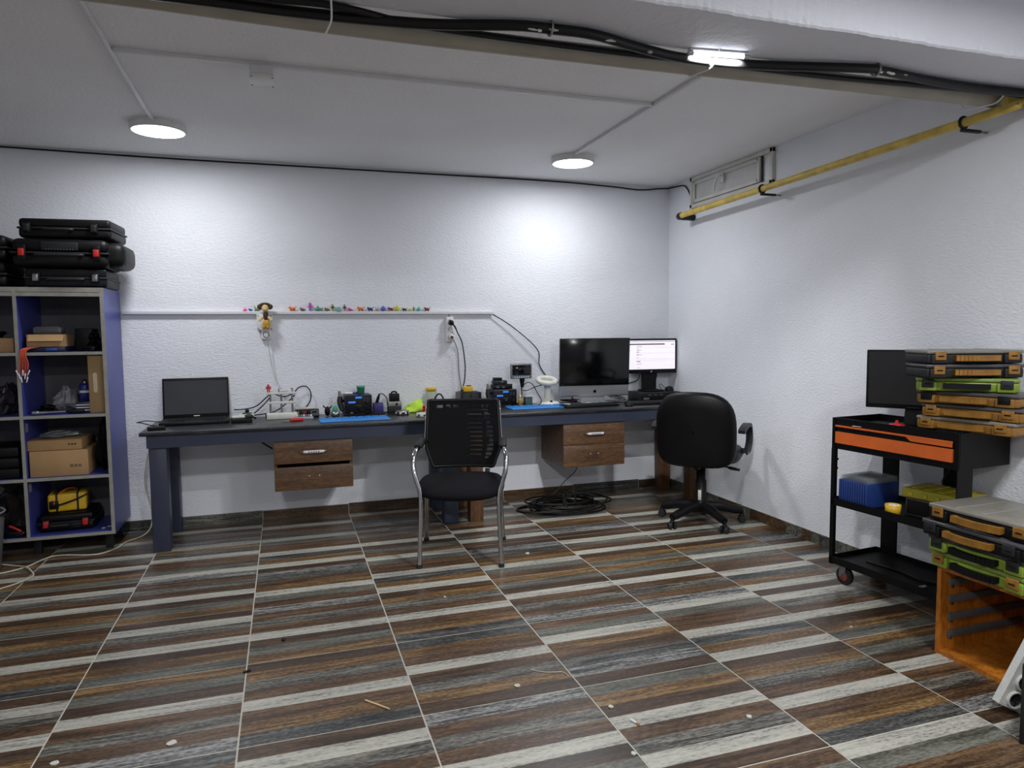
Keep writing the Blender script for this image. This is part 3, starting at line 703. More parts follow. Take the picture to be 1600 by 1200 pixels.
# soldering stations
M_NAVY = mat('navy_metal', (26,30,58), .4, var=.1); M_LED = mat('blue_led', (50,110,200), .4, var=0, emit=.55)
def station(x, y, z, label, w_=.19, h_=.14, handle_side=-1):
    t = thing('rework_station', label, 'soldering station', (x, y, z), 2)
    MB().rbox((0, .0, h_/2+.004), (w_, .16, h_), .005).build('case', M_NAVY, t)
    p = MB().rbox((0, -.083, h_/2+.004), (w_-.008, .006, h_-.008), .002).build('front_panel', M_BLACK, t)
    MB().rbox((-w_*.25, -.087, h_*.67), (.05, .002, .013), .0008, 1).build('display', M_LED, p)
    MB().rbox((.0, -.087, h_*.9), (.045, .002, .014), .0008, 1).build('brand_plate', M_LED, p)
    for (kx, kz, r_) in ((.0, .32, .012), (.06, .32, .012), (.06, .62, .008)):
        MB().lathe([(r_, 0), (r_*.85, .012), (0, .012)], (kx, -.086, h_*kz+.004), 16, rot=(PI/2, 0, 0)).build('knob', M_BLACKG, p)
    for i in range(4): MB().rbox((.04+.012*(i % 2)*2, -.087, h_*(.74+.1*(i//2))), (.012, .002, .004), .0005, 1).build('marking', M_GREY, p)
    MB().rbox((.0, -.087, h_*.5), (.04, .002, .003), .0005, 1).build('marking', M_GREY, p)
    MB().rbox((-.05, -.087, .018), (.02, .004, .012), .001, 1).build('socket', M_GREY, p)
    # hot air handle in its cradle
    sx = handle_side*(w_/2+.026)
    hd = MB(); hd.tube([(sx-.012*handle_side, -.05, .035), (sx-.004, -.03, .09), (sx, -.02, .13)], [.016, .019, .018], 12, 4); 
    h1 = hd.build('hot_air_handle', M_DGREY, t)
    MB().tube([(sx, -.02, .13), (sx+.002*handle_side, -.018, .155), (sx+.004*handle_side, -.016, .172)], [.014, .012, .007], 12, 2).build('nozzle', mat('nozzle_steel', (110,112,106), .4, .8), h1)
    MB().rbox((sx*.9, -.01, .1), (.03, .03, .02), .004).build('handle_cradle', M_BLACK, t)
    MB().tube([(sx-.012*handle_side, -.05, .035), (sx+.02, -.08, .012), (sx+.06, -.10, .008), (sx+.12, -.102, .008), (w_*.2, -.1, .012)], .005, 6, 5).build('hose', M_CABLE, t)
    return t
station(.487, 5.11, ZL, 'navy rework station with blue display on the left bench')
tag(MB().lathe([(0, 0), (.024, 0), (.028, .045), (.031, .046), (.031, .058), (.028, .058), (.026, .048), (0, .044)], (.515, 5.11, ZL+.1445), 20).build('green_pot', mat('green_pot', (62,150,118), .5)), 'small green pot on top of the left rework station', 'pot')
t = thing('tool_pile', 'white roll and dark tools lying on the left rework station', 'tools', (.455, 5.12, ZL+.1445))
MB().tube([(-.055, -.02, .009), (.0, -.03, .009)], .009, 10).build('white_roll', M_WHITE, t)
for i, mm in enumerate((M_DGREY, mat('pcb_green', (40,92,60), .5), M_BLUE, M_BLACK)): MB().rbox((-.03+.022*i, .015+.004*i, .006+.002*(i % 2)), (.05, .014, .008), .002, rot=(0, 0, .5*i)).build('tool', mm, t)
# iron stand
M_PURP = mat('violet_plastic', (58,46,120), .45)
t = thing('iron_stand', 'violet soldering iron stand between rework station and transformer', 'iron stand', (.634, 5.10, ZL))
b = MB(); b.rbox((0, 0, .045), (.07, .07, .066), .004); b.build('stand', M_PURP, t)
MB().rbox((0, -.01, .006), (.09, .11, .012), .003).build('base', M_DGREY, t)
MB().tube([(-.01, -.01, .075), (.0, -.014, .11), (.006, -.016, .13), (.012, -.012, .142)], [.012, .011, .008, .005], 10, 3).build('iron', M_BLACK, t)
MB().tube([(.012, -.012, .142), (.035, -.01, .14), (.062, -.012, .11), (.066, -.02, .07), (.07, -.03, .03), (.06, -.04, .01), (.03, -.05, .008)], .0036, 6, 5).build('iron_cord', M_CABLE, t)
# silver and black transformer
t = thing('power_adapter', 'silver and black power unit beside the lime cloth', 'power unit', (.752, 5.10, ZL))
MB().rbox((0, 0, .024), (.095, .08, .048), .004).build('lower_body', M_DGREY, t)
MB().rbox((0, 0, .066), (.098, .084, .036), .004).build('silver_band', mat('silver_paint', (150,148,142), .4, .4), t)
MB().lathe([(.01, 0), (.009, .007), (0, .007)], (.012, -.042, .066), 14, rot=(PI/2, 0, 0)).build('knob', M_DGREY, t)
MB().rbox((.0, 0, .112), (.07, .06, .056), .003).build('upper_body', M_BLACK, t)
MB().tube([(-.02, 0, .14), (-.012, 0, .152), (.012, 0, .152), (.02, 0, .14)], .006, 8, 3).build('carry_handle', M_BLACK, t)
# solder tins
def tin(x, y, z, r_, h_, label, side):
    t = thing('solder_tin', label, 'tin', (x, y, z))
    MB().lathe([(0, 0), (r_, 0), (r_, h_), (r_*.96, h_+.002), (0, h_+.002)], n=24).build('tin_body', side, t)
    for i in range(7):
        a = -PI*.9+i*.8*PI/6
        MB().rbox((r_*math.cos(a), r_*math.sin(a), h_*.5), (.012, .004, h_*.55), .001, 1, rot=(0, 0, a+PI/2)).build('label_print', [M_WHITE, M_DGREY][i % 2], t)
    return t
tin(.785, 4.95, ZL, .048, .028, 'flat tin standing on the bench behind the other', M_STEEL)
tin(.905, 4.78, ZL, .05, .024, 'flat white tin on the bench edge left of the mesh chair', M_WBOX)
# lime cloth
M_LIME = mat('lime_cloth', (186,222,70), .85, var=.08, bump=.3, bscale=120)
b = MB(); n = 16; vs = []
for i in range(n+1):
    for j in range(n+1):
        u, v = i/n, j/n
        x_ = .815+.168*u+.006*math.sin(v*9); y_ = 5.05+.135*v+.006*math.sin(u*9)
        e_ = min(u, 1-u, v, 1-v)
        h = min(1, e_*7)*(.028+.06*math.exp(-((u-.72)/.32)**2-((v-.55)/.45)**2)+.009*math.sin(u*13+v*5)+.006*math.sin(v*13-u*6))
        vs.append((x_, y_, ZL+.004+max(0, h)))
b.add(vs, [(i*(n+1)+j, (i+1)*(n+1)+j, (i+1)*(n+1)+j+1, i*(n+1)+j+1) for i in range(n) for j in range(n)], 0, True)
cl = b.build('cloth', M_LIME); md = cl.modifiers.new('thick', 'SOLIDIFY'); md.thickness = .003; md.offset = -1
tag(cl, 'crumpled lime green cloth on the bench behind the mesh chair', 'cloth')
t = thing('jar', 'clear jar with yellow lid behind the red tape roll', 'jar', (1.04, 5.165, ZL))
MB().lathe([(0, 0), (.042, 0), (.044, .01), (.044, .125), (.04, .14), (.038, .14), (.041, .122), (.041, .012), (0, .006)], n=24).build('glass', mat('jar_plastic', (206,214,200), .15, var=0, alpha=.4), t)
MB().lathe([(0, .145), (.04, .145), (.04, .165), (.036, .168), (0, .168)], n=24).build('lid', M_YEL, t)
MB().lathe([(0, .014), (.038, .014), (.038, .075), (0, .08)], n=20).build('contents', mat('jar_content', (120,132,104), .6), t)
t = thing('tape_roll', 'red tape roll partly behind the mesh chair', 'tape', (.985, 4.965, ZL+.0005), 0)
MB().lathe([(.03, .0), (.05, 0), (.05, .056), (.03, .056), (.03, .0)], n=28).build('tape', M_RED, t)
MB().lathe([(.026, .002), (.0299, .002), (.0299, .054), (.026, .054), (.026, .002)], n=28).build('core', M_CARD, t)
MB().tube([(-.048, -.02, .05), (-.02, -.06, .056), (.02, -.062, .054)], .006, 8, 4).build('tape_tail', M_RED, t)
cable('bench_cable', [(1.02, 5.10, ZL+.008), (1.04, 5.10, ZL+.06), (1.07, 5.10, ZL+.115), (1.10, 5.10, ZL+.12), (1.125, 5.09, ZL+.07), (1.135, 5.07, ZL+.008)], .006, 'black lead bent up in front of the jar')
# black box with tape measure
t = thing('black_speaker', 'black box with grey side behind the mesh chair', 'box', (1.31, 5.08, ZR))
MB().rbox((0, 0, .06), (.16, .14, .12), .004).build('case', M_BLACK, t)
MB().rbox((-.083, 0, .06), (.006, .14, .12), .002).build('side_panel', M_GREY, t)
for x_ in (-.045, .02): MB().rbox((x_+.01, -.072, .06), (.052, .004, .1), .002).build('front_panel', M_DGREY, t)
t = thing('tape_measure', 'yellow tape measure lying on the black box', 'tape measure', (1.298, 5.07, ZR+.1205), 5)
MB().rbox((0, 0, .021), (.075, .045, .042), .008, 3).build('case', M_YEL, t)
MB().rbox((.01, 0, .045), (.035, .03, .006), .002).build('belt_clip', M_BLACK, t); MB().rbox((-.042, 0, .012), (.014, .02, .012), .002).build('tape_hook', M_BLACK, t)

# ================================================================ BENCH ITEMS (right bench)
station(1.585, 5.12, ZR, 'navy rework station with gadgets on top behind the right mat', .185, .125)
t = thing('gadget_pile', 'pile of small black gadgets on the right rework station', 'gadgets', (1.565, 5.11, ZR+.13))
MB().rbox((0, 0, .018), (.13, .09, .034), .006).build('gadget', M_BLACK, t); MB().rbox((-.005, -.005, .052), (.105, .075, .03), .005).build('gadget', M_DGREY, t); MB().rbox((-.02, 0, .078), (.065, .05, .02), .004).build('gadget', M_BLACK, t)
MB().lathe([(0, 0), (.022, 0), (.022, .035), (0, .035)], (.075, -.01, .002), 14).build('spool', M_BLACK, t)
for x_, z_ in ((-.03, .016), (.015, .016), (.005, .055)): MB().rbox((x_, -.0465, z_), (.022, .004, .012), .001, 1).build('port', M_GREY, t)
# digital microscope
t = thing('microscope', 'digital microscope with a small grey screen on a post', 'microscope', (1.745, 5.13, ZR), 3)
s_ = MB().rbox((0, 0, .262), (.178, .022, .118), .008).build('screen_housing', mat('mid_grey_plastic', (120,122,126), .4), t)
MB().rbox((0, -.0115, .270), (.155, .003, .078), .001, 1).build('screen', M_BLACKG, s_)
for i in range(7): MB().cyl((-.055+.0183*i, -.011, .215), (-.055+.0183*i, -.014, .215), .005, n=10).build('button', M_WHITE, s_)
MB().tube([(.008, .0, .205), (.008, 0, .17), (.008, 0, .135)], [.022, .017, .012], 14).build('lens_barrel', M_BLACK, t)
MB().cyl((.012, .02, .008), (.012, .02, .2), .006, n=10).build('post', M_STEEL, t)
MB().rbox((.01, .005, .006), (.09, .09, .012), .003).build('stand_base', M_DGREY, t)
t = thing('flux_bottle', 'small amber flux bottle with needle tip', 'bottle', (1.70, 5.02, ZR))
MB().lathe([(0, 0), (.017, 0), (.018, .05), (.016, .056), (.007, .062), (.007, .07), (0, .07)], n=16).build('bottle', mat('amber_bottle', (176,140,66), .3), t)
MB().lathe([(.009, .068), (.009, .082), (.003, .09), (.0015, .09), (.001, .118), (0, .118)], n=12).build('needle_cap', mat('cream_cap', (214,206,170), .5), t)
t = thing('green_box', 'small dark green box beside the amber bottle', 'box', (1.765, 5.03, ZR), 3)
MB().rbox((0, 0, .03), (.058, .045, .06), .003).build('body', mat('dark_green', (58,84,72), .5), t); MB().rbox((0, 0, .063), (.06, .047, .008), .002).build('rim', mat('rim_green', (46,66,58), .5), t)
# magnifier lamp
M_IVORY = mat('ivory_plastic', (218,216,204), .35, var=.03)
t = thing('magnifier_lamp', 'white ring magnifier lamp standing beside the silver computer', 'magnifier', (1.935, 5.05, ZR))
MB().lathe([(0, 0), (.094, 0), (.096, .008), (.085, .02), (.05, .032), (.03, .05), (0, .055)], n=32).build('foot', M_IVORY, t)
MB().tube([(0, 0, .04), (0, 0, .12), (-.004, .0, .17)], [.03, .026, .03], 16, 3).build('stem', M_IVORY, t)
hd = MB(); ra = []
prof = [(.05, .0), (.05, .022), (.06, .03), (.08, .028), (.088, .012), (.08, -.004), (.06, -.008), (.05, .0)]
hd.lathe(prof, (-.01, -.005, .176), 32, rot=(.28, .0, 0)); hh = hd.build('lamp_head', M_IVORY, t)
MB().lathe([(0, .008), (.05, .01), (.05, .014), (0, .018)], (-.01, -.005, .176), 28, rot=(.28, 0, 0)).build('lens', mat('lens_glass', (170,174,170), .08, var=0, spec=.8), hh)
MB().cyl((.004, -.062, .03), (.004, -.072, .03), .009, n=12).build('switch', M_BLACK, t)
cable('bench_cable', [(1.96, 5.07, ZR+.165), (1.86, 5.1, ZR+.14), (1.79, 5.12, ZR+.11), (1.75, 5.14, ZR+.12), (1.79, 5.15, ZR+.165), (1.84, 5.15, ZR+.16), (1.88, 5.14, ZR+.09), (1.86, 4.99, ZR+.04), (1.83, 4.97, ZR+.012), (1.79, 4.985, ZR+.006)], .0036, 'black cord looping between the microscope and the magnifier lamp')
tag(MB().tube([(2.0, 4.885, ZR+.014), (2.005, 4.86, ZR+.02), (2.025, 4.82, ZR+.02), (2.012, 4.815, ZR+.02), (1.99, 4.87, ZR+.016)], .0042, 6, 4).build('tweezers', mat('pale_green', (196,206,176), .4)), 'pale tweezers lying on the right repair mat', 'tweezers')

# silver all-in-one computer
t = thing('desktop_computer', 'silver all-in-one computer with large black screen', 'computer', (2.315, 5.03, ZR), -6)
MB().rbox((0, 0, .285), (.575, .03, .46), .012, 3).build('housing', M_ALU, t)
MB().rbox((0, -.0165, .327), (.573, .004, .372), .0018, rot=(.0, 0, 0)).build('screen_glass', M_BLACKG, t)
ap = []
for k in range(36):
    a = PI/2-2*PI*k/36; r_ = .0125*(1-.10*math.cos(2*(a-PI/2))-.05*math.exp(-((math.sin(a)+1)/.12)**2)); ap.append((r_*math.cos(a)*1.0, r_*math.sin(a)))
ap = [(x_, z_) if math.hypot(x_-.0155, z_-.001) > .0078 else (.0155+(x_-.0155)/math.hypot(x_-.0155, z_-.001)*.0078-2*0, .001+(z_-.001)/math.hypot(x_-.0155, z_-.001)*.0078) for x_, z_ in ap]
lg = MB(); lg.prism(ap, .001, (.005, -.0158, .094)); lg.prism([(.0, .0), (.0015, .0035), (.0055, .006), (.004, .0025)], .001, (.005, -.0158, .1075)); lg.build('logo', M_BLACKG, t)
for ch_ in list(t.children): ch_.rotation_euler = (math.radians(3.2), 0, 0)
MB().prism([(-.10, 0), (.10, 0), (.09, .1), (-.09, .1)], .006, (0, .02, .012), rot=(.1, 0, 0)).build('stand_neck', M_ALU, t)
MB().rbox((0, -.02, .005), (.22, .17, .01), .003).build('stand_foot', M_ALU, t)
# second monitor
t = thing('monitor', 'black monitor with a lit white web page on the corner', 'monitor', (2.865, 5.11, ZR+.071), -4)
MB().rbox((0, 0, .288), (.45, .035, .285), .005).build('bezel', M_BLACK, t)
M_SCR = mat('lit_screen', (250,244,252), .5, var=0, emit=.42, spec=.2)
sc_ = MB().b2(-.212, .212, -.0185, -.0176, .175, .415).build('screen', M_SCR, t)
M_UID = mat('screen_dark', (38,36,44), .5, var=0); M_UIG = mat('screen_grey', (130,124,136), .5, var=0); M_UIL = mat('screen_lilac', (196,186,210), .5, var=0, emit=.2)
def ui(name, x0, x1, z0, z1, m_): MB().b2(x0, x1, -.0191, -.0186, z0, z1).build(name, m_, sc_)
ui('tab_strip', -.212, .212, .403, .409, M_UIL); ui('menu_bar', -.212, .118, .380, .389, M_UID); ui('side_button', .175, .2, .379, .384, M_UID); ui('task_bar', -.212, .212, .175, .1795, M_UID)
for x_ in (-.205, -.172, -.152, -.132, .07, .10): ui('menu_item', x_, x_+.012, .3832, .3862, M_UIG) if 0 else None
for z_ in (.365, .345, .335, .322, .318, .30, .296, .275, .245, .24, .222, .19): ui('text_line', -.132, -.132+rk.choice([.022, .034, .046]), z_, z_+.0025, M_UIG)
for z_ in (.358, .312, .265, .25): ui('divider_line', -.15, .21, z_, z_+.0012, M_UIL)
for z_ in (.366, .335): ui('text_line', -.2, -.185, z_, z_+.002, M_UIG)
MB().lathe([(.0075, 0), (.0075, .001), (.006, .001), (.006, 0)], (0, -.0176, .160), 18, rot=(PI/2, 0, 0)).build('round_logo', M_ALU, t)
lb = MB()
for x_ in (-.0025, .0025): lb.b2(x_-.0006, x_+.0006, -.0185, -.0176, .157, .163)
lb.build('logo_letters', M_ALU, t, 'stuff')
MB().b2(-.062, .062, .02, .04, .01, .19).build('stand_neck', M_BLACK, t)
MB().rbox((0, -.01, .006), (.17, .15, .012), .004).build('stand_foot', M_BLACK, t)
t = thing('mini_computer', 'black slim desktop computer lying under the lit monitor', 'computer', (2.885, 5.08, ZR), -3)
MB().rbox((0, 0, .035), (.36, .24, .068), .004).build('case', M_DGREY, t)
MB().rbox((0, -.122, .035), (.354, .005, .06), .002).build('front_panel', M_BLACK, t)
for x_ in (-.1, -.05, .0): MB().rbox((x_, -.125, .05), (.03, .003, .006), .001, 1).build('port', M_GREY, t)
MB().rbox((.065, -.125, .02), (.008, .003, .022), .001, 1).build('red_light', M_RED, t); MB().rbox((-.13, -.125, .02), (.05, .003, .018), .001, 1).build('sticker', M_GREY, t)
t = thing('mouse', 'black mouse lying on the slim desktop computer', 'mouse', (3.02, 5.07, ZR+.0705), 40)
MB().ell((0, 0, .008), (.033, .055, .026), 16, p=2.3).build('shell', M_BLACK, t) if 0 else MB().lathe([(0.036, 0), (.036, .012), (.026, .03), (0, .038)], n=18).build('shell', M_BLACK, t)
MB().tube([(0, .03, .012), (.03, .06, .03), (.02, .08, .05), (-.05, .07, .045), (-.09, .03, .02)], .0028, 6, 5).build('mouse_cord', M_CABLE, t)
def keyboard(x, y, w_, d_, rz, label, rows=5, cols=18):
    t = thing('keyboard', label, 'keyboard', (x, y, ZR), rz)
    MB().rbox((0, 0, .009), (w_, d_, .016), .005).build('case', M_BLACK, t)
    b = MB()
    for r_ in range(rows):
        for c_ in range(cols): b.b2(-w_/2+.015+c_*(w_-.03)/cols, -w_/2+.015+(c_+.84)*(w_-.03)/cols, d_/2-.02-r_*(d_-.03)/rows-.018, d_/2-.02-r_*(d_-.03)/rows, .0165, .021)
    b.build('keys', M_DGREY, t, 'stuff')
    return t
keyboard(2.18, 4.81, .44, .14, 2, 'black keyboard in front of the silver computer')
keyboard(2.72, 4.80, .44, .14, -2, 'black keyboard beside the office chair back')
t = thing('mouse', 'small black mouse between the two keyboards', 'mouse', (2.455, 4.70, ZR+.0005), 10)
MB().ell((0, 0, .006), (.03, .05, .026), 14).build('shell', M_BLACK, t) if 0 else MB().lathe([(0.03, 0), (.032, .008), (.024, .024), (0, .032)], n=18).build('shell', M_BLACK, t)
MB().rbox((0, -.01, .03), (.006, .02, .006), .002).build('scroll_wheel', M_GREY, t)
def squiggle(cx, cy, z, rx, ry, n, seed, h=.03):
    rr = random.Random(seed); return [(cx+rx*math.cos(2.4*k+rr.uniform(-.5, .5))*rr.uniform(.4, 1), cy+ry*math.sin(2.4*k+rr.uniform(-.5, .5))*rr.uniform(.4, 1), z+rr.uniform(0, h)) for k in range(n)]
cable('bench_cable', squiggle(2.56, 5.10, ZR+.006, .10, .06, 14, 2, .05), .0026, 'tangle of thin grey leads between the two computers', M_GREY)
cable('bench_cable', squiggle(2.13, 5.03, ZR+.007, .09, .10, 12, 5, .03), .0045, 'black cable tangle under the left corner of the silver computer')
cable('bench_cable', squiggle(2.40, 4.90, ZR+.006, .13, .012, 10, 8, .012), .0026, 'thin black lead lying before the foot of the silver computer')
tag(MB().tube([(2.2, 4.915, ZR+.006), (2.22, 4.92, ZR+.012), (2.30, 4.92, ZR+.005), (2.38, 4.93, ZR+.005)], [.011, .006, .0025, .0025], 8, 4).build('earphone', M_WHITE), 'white earphone lying before the silver computer', 'earphone')
cable('monitor_cable', [(2.80, 5.16, ZR+.22), (2.78, 5.17, ZR+.16), (2.73, 5.18, ZR+.14), (2.66, 5.19, ZR+.12), (2.6, 5.19, ZR+.1)], .004, 'black cord hanging left of the lit monitor stand')
cable('monitor_cable', [(2.955, 5.16, ZR+.22), (2.95, 5.175, ZR+.15), (2.92, 5.185, ZR+.1), (2.88, 5.19, ZR+.08)], .004, 'black cord hanging right of the lit monitor stand')
cable('hanging_cable', [(2.42, 5.16, .60), (2.44, 5.15, .50), (2.48, 5.15, .47), (2.52, 5.15, .52), (2.53, 5.15, .58), (2.57, 5.15, .64), (2.58, 5.16, .658)], .005, 'black cable loop hanging beside the right drawer unit')
cable('hanging_cable', [(2.2, 5.13, .345), (2.225, 5.14, .28), (2.21, 5.15, .2), (2.12, 5.16, .12), (2.0, 5.15, .02), (1.8, 5.12, .006), (1.5, 5.08, .006), (1.3, 5.06, .006)], .004, 'grey cable from the right drawer unit along the floor', M_GREY)
cable('hanging_cable', [(-.24, 5.16, .646), (-.2, 5.12, .60), (-.1, 5.06, .535)], .005, 'black cable slanting into the left drawer unit from behind')

# ================================================================ MESH VISITOR CHAIR (faces the camera)
t = thing('visitor_chair', 'black mesh-back visitor chair with chrome legs and armrests', 'chair', (.984, 4.009, 0), -17)
M_FAB = mat('black_fabric', (15,15,19), .85, spec=.15, var=.15, vscale=60, bump=.15, bscale=500)
M_MESH = mat('black_mesh_fabric', (10,10,13), .8, var=.1, vscale=200, alpha=.72, spec=.15)
seat = MB(); n = 28; vs = []; fs = []
def sq(a, p): return math.copysign(abs(a)**(2/p), a)
rings = [(.0, -.052), (.55, -.054), (.86, -.046), (.97, -.03), (1.0, -.008), (.985, .012), (.92, .028), (.75, .036), (.4, .038), (0, .036)]
for (k_, z_) in rings:
    for i in range(n):
        a = 2*PI*i/n; x_ = .255*k_*sq(math.cos(a), 3.2); y_ = .24*k_*sq(math.sin(a), 3.2)
        vs.append((x_, y_-.03, .432+z_-.03*max(0, -y_/.24)**3*(1 if z_ > 0 else .6)-.012*(x_/.255)**2*(0)))
fs = [(i*n+k, i*n+(k+1) % n, (i+1)*n+(k+1) % n, (i+1)*n+k) for i in range(len(rings)-1) for k in range(n)]
seat.add(vs, fs, 0, True).build('seat', M_FAB, t)
# back: shell with slots, mesh in front of it
def backpt(u, v, off=0.):      # u -1..1, v 0..1 bottom to top
    wv = .186+.044*min(1, v/.28) - .012*max(0, (v-.3)/.7)
    z_ = .492+.405*v; y_ = .205+.075*v+.03*(1-u*u)*1.0-.02+off
    return (u*wv, y_, z_)
sh = MB(); NU, NV = 34, 44
def hole(i, j):
    u = (i+.5)/NU*2-1; v = (j+.5)/NV
    if .89 < v < .93 and abs(u) < .82 and (i % 4) in (0, 1, 2): return (.885+.02*math.sin(i*.9)) < v
    if .12 < v < .86 and .58+.1*math.sin(v*4) < u < .74+.1*math.sin(v*4) and j % 3 != 0: return True
    if .12 < v < .86 and .1 < u < .52 and j % 3 == 1: return True
    return False
gv = [backpt(i/NU*2-1, j/NV, .012) for j in range(NV+1) for i in range(NU+1)]
sh.add(gv, [(j*(NU+1)+i, j*(NU+1)+i+1, (j+1)*(NU+1)+i+1, (j+1)*(NU+1)+i) for j in range(NV) for i in range(NU) if not hole(i, j)], 0, True)
sho = sh.build('back_shell', M_BLACK, t); md = sho.modifiers.new('thick', 'SOLIDIFY'); md.thickness = .012; md.offset = 1
me_ = MB(); me_.add([backpt(i/12*2-1, j/14, -.002) for j in range(15) for i in range(13)], [(j*13+i, j*13+i+1, (j+1)*13+i+1, (j+1)*13+i) for j in range(14) for i in range(12)], 0, True)
me_.build('back_mesh', M_MESH, t)
edge = [backpt(-1, v/10, .008) for v in range(11)]+[backpt(u/6-1, 1, .008) for u in range(1, 12)]+[backpt(1, 1-v/10, .008) for v in range(11)]+[backpt(1-u/6, 0, .008) for u in range(1, 12)]
MB().tube(edge, .011, 8, 2, True).build('back_rim', M_BLACK, t)
for s_ in (-1, 1):
    MB().tube([backpt(s_*1.055, .28+v*.072, .006) for v in range(11)], .0032, 6).build('chrome_trim', M_CHROME, t)
    MB().tube([(.232*s_, -.258, .012), (.226*s_, -.235, .2), (.222*s_, -.215, .395), (.24*s_, -.205, .47), (.262*s_, -.19, .55), (.264*s_, -.165, .62), (.252*s_, -.11, .652), (.246*s_, .0, .655), (.242*s_, .13, .652), (.232*s_, .205, .648)], .0135, 12, 4).build('front_leg', M_CHROME, t)
    MB().tube([(.246*s_, .262, .012), (.236*s_, .2, .2), (.225*s_, .10, .36), (.218*s_, .0, .392), (.218*s_, -.18, .392)], .0125, 12, 4).build('rear_leg', M_CHROME, t)
    MB().rbox((.244*s_, .035, .668), (.05, .28, .02), .009, 3, rot=(0, 0, 0)).build('armrest', M_BLACK, t)
    MB().cyl((.232*s_, -.2595, 0), (.232*s_, -.258, .02), .017, n=14).build('foot_cap', M_RUBBER, t)
    MB().cyl((.246*s_, .263, 0), (.246*s_, .261, .02), .017, n=14).build('foot_cap', M_RUBBER, t)
    MB().rbox((.15*s_, .19, .435), (.03, .12, .02), .005, rot=(.5, 0, 0)).build('back_bracket', M_BLACK, t)
b = MB(); b.cyl((-.218, -.12, .385), (.218, -.12, .385), .011, n=10); b.build('cross_tube', M_CHROME, t)

# ================================================================ BLACK SWIVEL CHAIR (seen from behind)
t = thing('office_chair', 'black padded swivel chair with armrests seen from behind', 'chair', (2.70, 4.11, 0), -44)
M_LEATH = mat('black_leatherette', (8,8,10), .42, spec=.22, var=.12, vscale=12, bump=.08, bscale=160)
for k in range(5):
    a = math.radians(53+72*k+44); ca, sa = math.cos(a), math.sin(a)
    MB().tube([(.03*ca, .03*sa, .115), (.12*ca, .12*sa, .118), (.22*ca, .22*sa, .095), (.285*ca, .285*sa, .082)], [.040, .034, .029, .025], 10, 3).build('base_arm', M_BLACK, t)
    cs = MB(); px_, py_ = .285*ca, .285*sa
    cs.cyl((px_, py_, .035), (px_, py_, .085), .012, n=10); cs.rbox((px_, py_, .052), (.03, .03, .022), .008)
    co = cs.build('caster', M_BLACK, t)
    nx, ny = math.cos(a+.7+k), math.sin(a+.7+k)
    for s_ in (-1, 1): MB().tube([(px_+nx*s_*.009, py_+ny*s_*.009, .0262), (px_+nx*s_*.013, py_+ny*s_*.013, .0262), (px_+nx*s_*.027, py_+ny*s_*.027, .0262)], [.0262, .0262, .022], 18).build('wheel', M_RUBBER, co)
MB().lathe([(.055, .085), (.055, .125), (.043, .15), (.039, .16), (.037, .3), (.031, .305), (.031, .42), (0, .42)], n=20).build('gas_column', M_BLACK, t)
MB().rbox((.0, -.0385, .2), (.022, .003, .07), .001, 1, rot=(0, 0, 0)).build('paper_label', M_WBOX, t)
MB().lathe([(.035, .385), (.06, .40), (.062, .42), (0, .425)], n=20).build('column_collar', M_BLACK, t)
MB().rbox((0, 0, .425), (.2, .24, .03), .01).build('tilt_mechanism', M_BLACK, t)
MB().tube([(.06, .0, .418), (.17, -.02, .405), (.2, -.025, .40), (.26, -.03, .392)], [.005, .006, .011, .009], 8, 3).build('height_lever', M_BLACK, t)
# seat
st = MB(); vs = []; n = 32
rings = [(.0, .435), (.7, .435), (.95, .45), (1.0, .475), (.99, .505), (.93, .525), (.7, .535), (0, .53)]
for (k_, z_) in rings:
    for i in range(n):
        a = 2*PI*i/n; vs.append((.265*k_*sq(math.cos(a), 3.4), .25*k_*sq(math.sin(a), 3.4)+.03, z_))
st.add(vs, [(i*n+k, i*n+(k+1) % n, (i+1)*n+(k+1) % n, (i+1)*n+k) for i in range(len(rings)-1) for k in range(n)], 0, True).build('seat', M_LEATH, t)
# backrest: thick rounded shell, wrapped a little towards the sitter
def bring(k_, d_):
    out = []
    for i in range(40):
        a = 2*PI*i/40; x_ = .262*k_*sq(math.cos(a), 3.0 if math.sin(a) > 0 else 4.5); zz = math.sin(a)
        z_ = .665+(.262 if zz > 0 else .245)*k_*sq(zz, 2.9 if zz > 0 else 5)
        x_ *= 1-.05*max(0, (.55-z_)/.2)
        y_ = -.245+.35*x_*x_*1.6+d_-.12*(z_-.665)*.9
        out.append((x_, y_, z_))
    return out
br = MB(); R_ = [bring(.02, -.034), bring(.6, -.032), bring(.9, -.024), bring(.985, -.008), bring(1.0, .012), bring(.98, .034), bring(.9, .05), bring(.6, .058), bring(.02, .06)]
vs = [p for r_ in R_ for p in r_]; n = 40
br.add(vs, [(i*n+k, i*n+(k+1) % n, (i+1)*n+(k+1) % n, (i+1)*n+k) for i in range(len(R_)-1) for k in range(n)], 0, True).build('backrest', M_LEATH, t)
MB().tube([(0, .0, .415), (0, -.14, .41), (0, -.19, .44), (0, -.215, .56)], [.02, .02, .02, .018], 10, 4).build('back_support', M_BLACK, t)
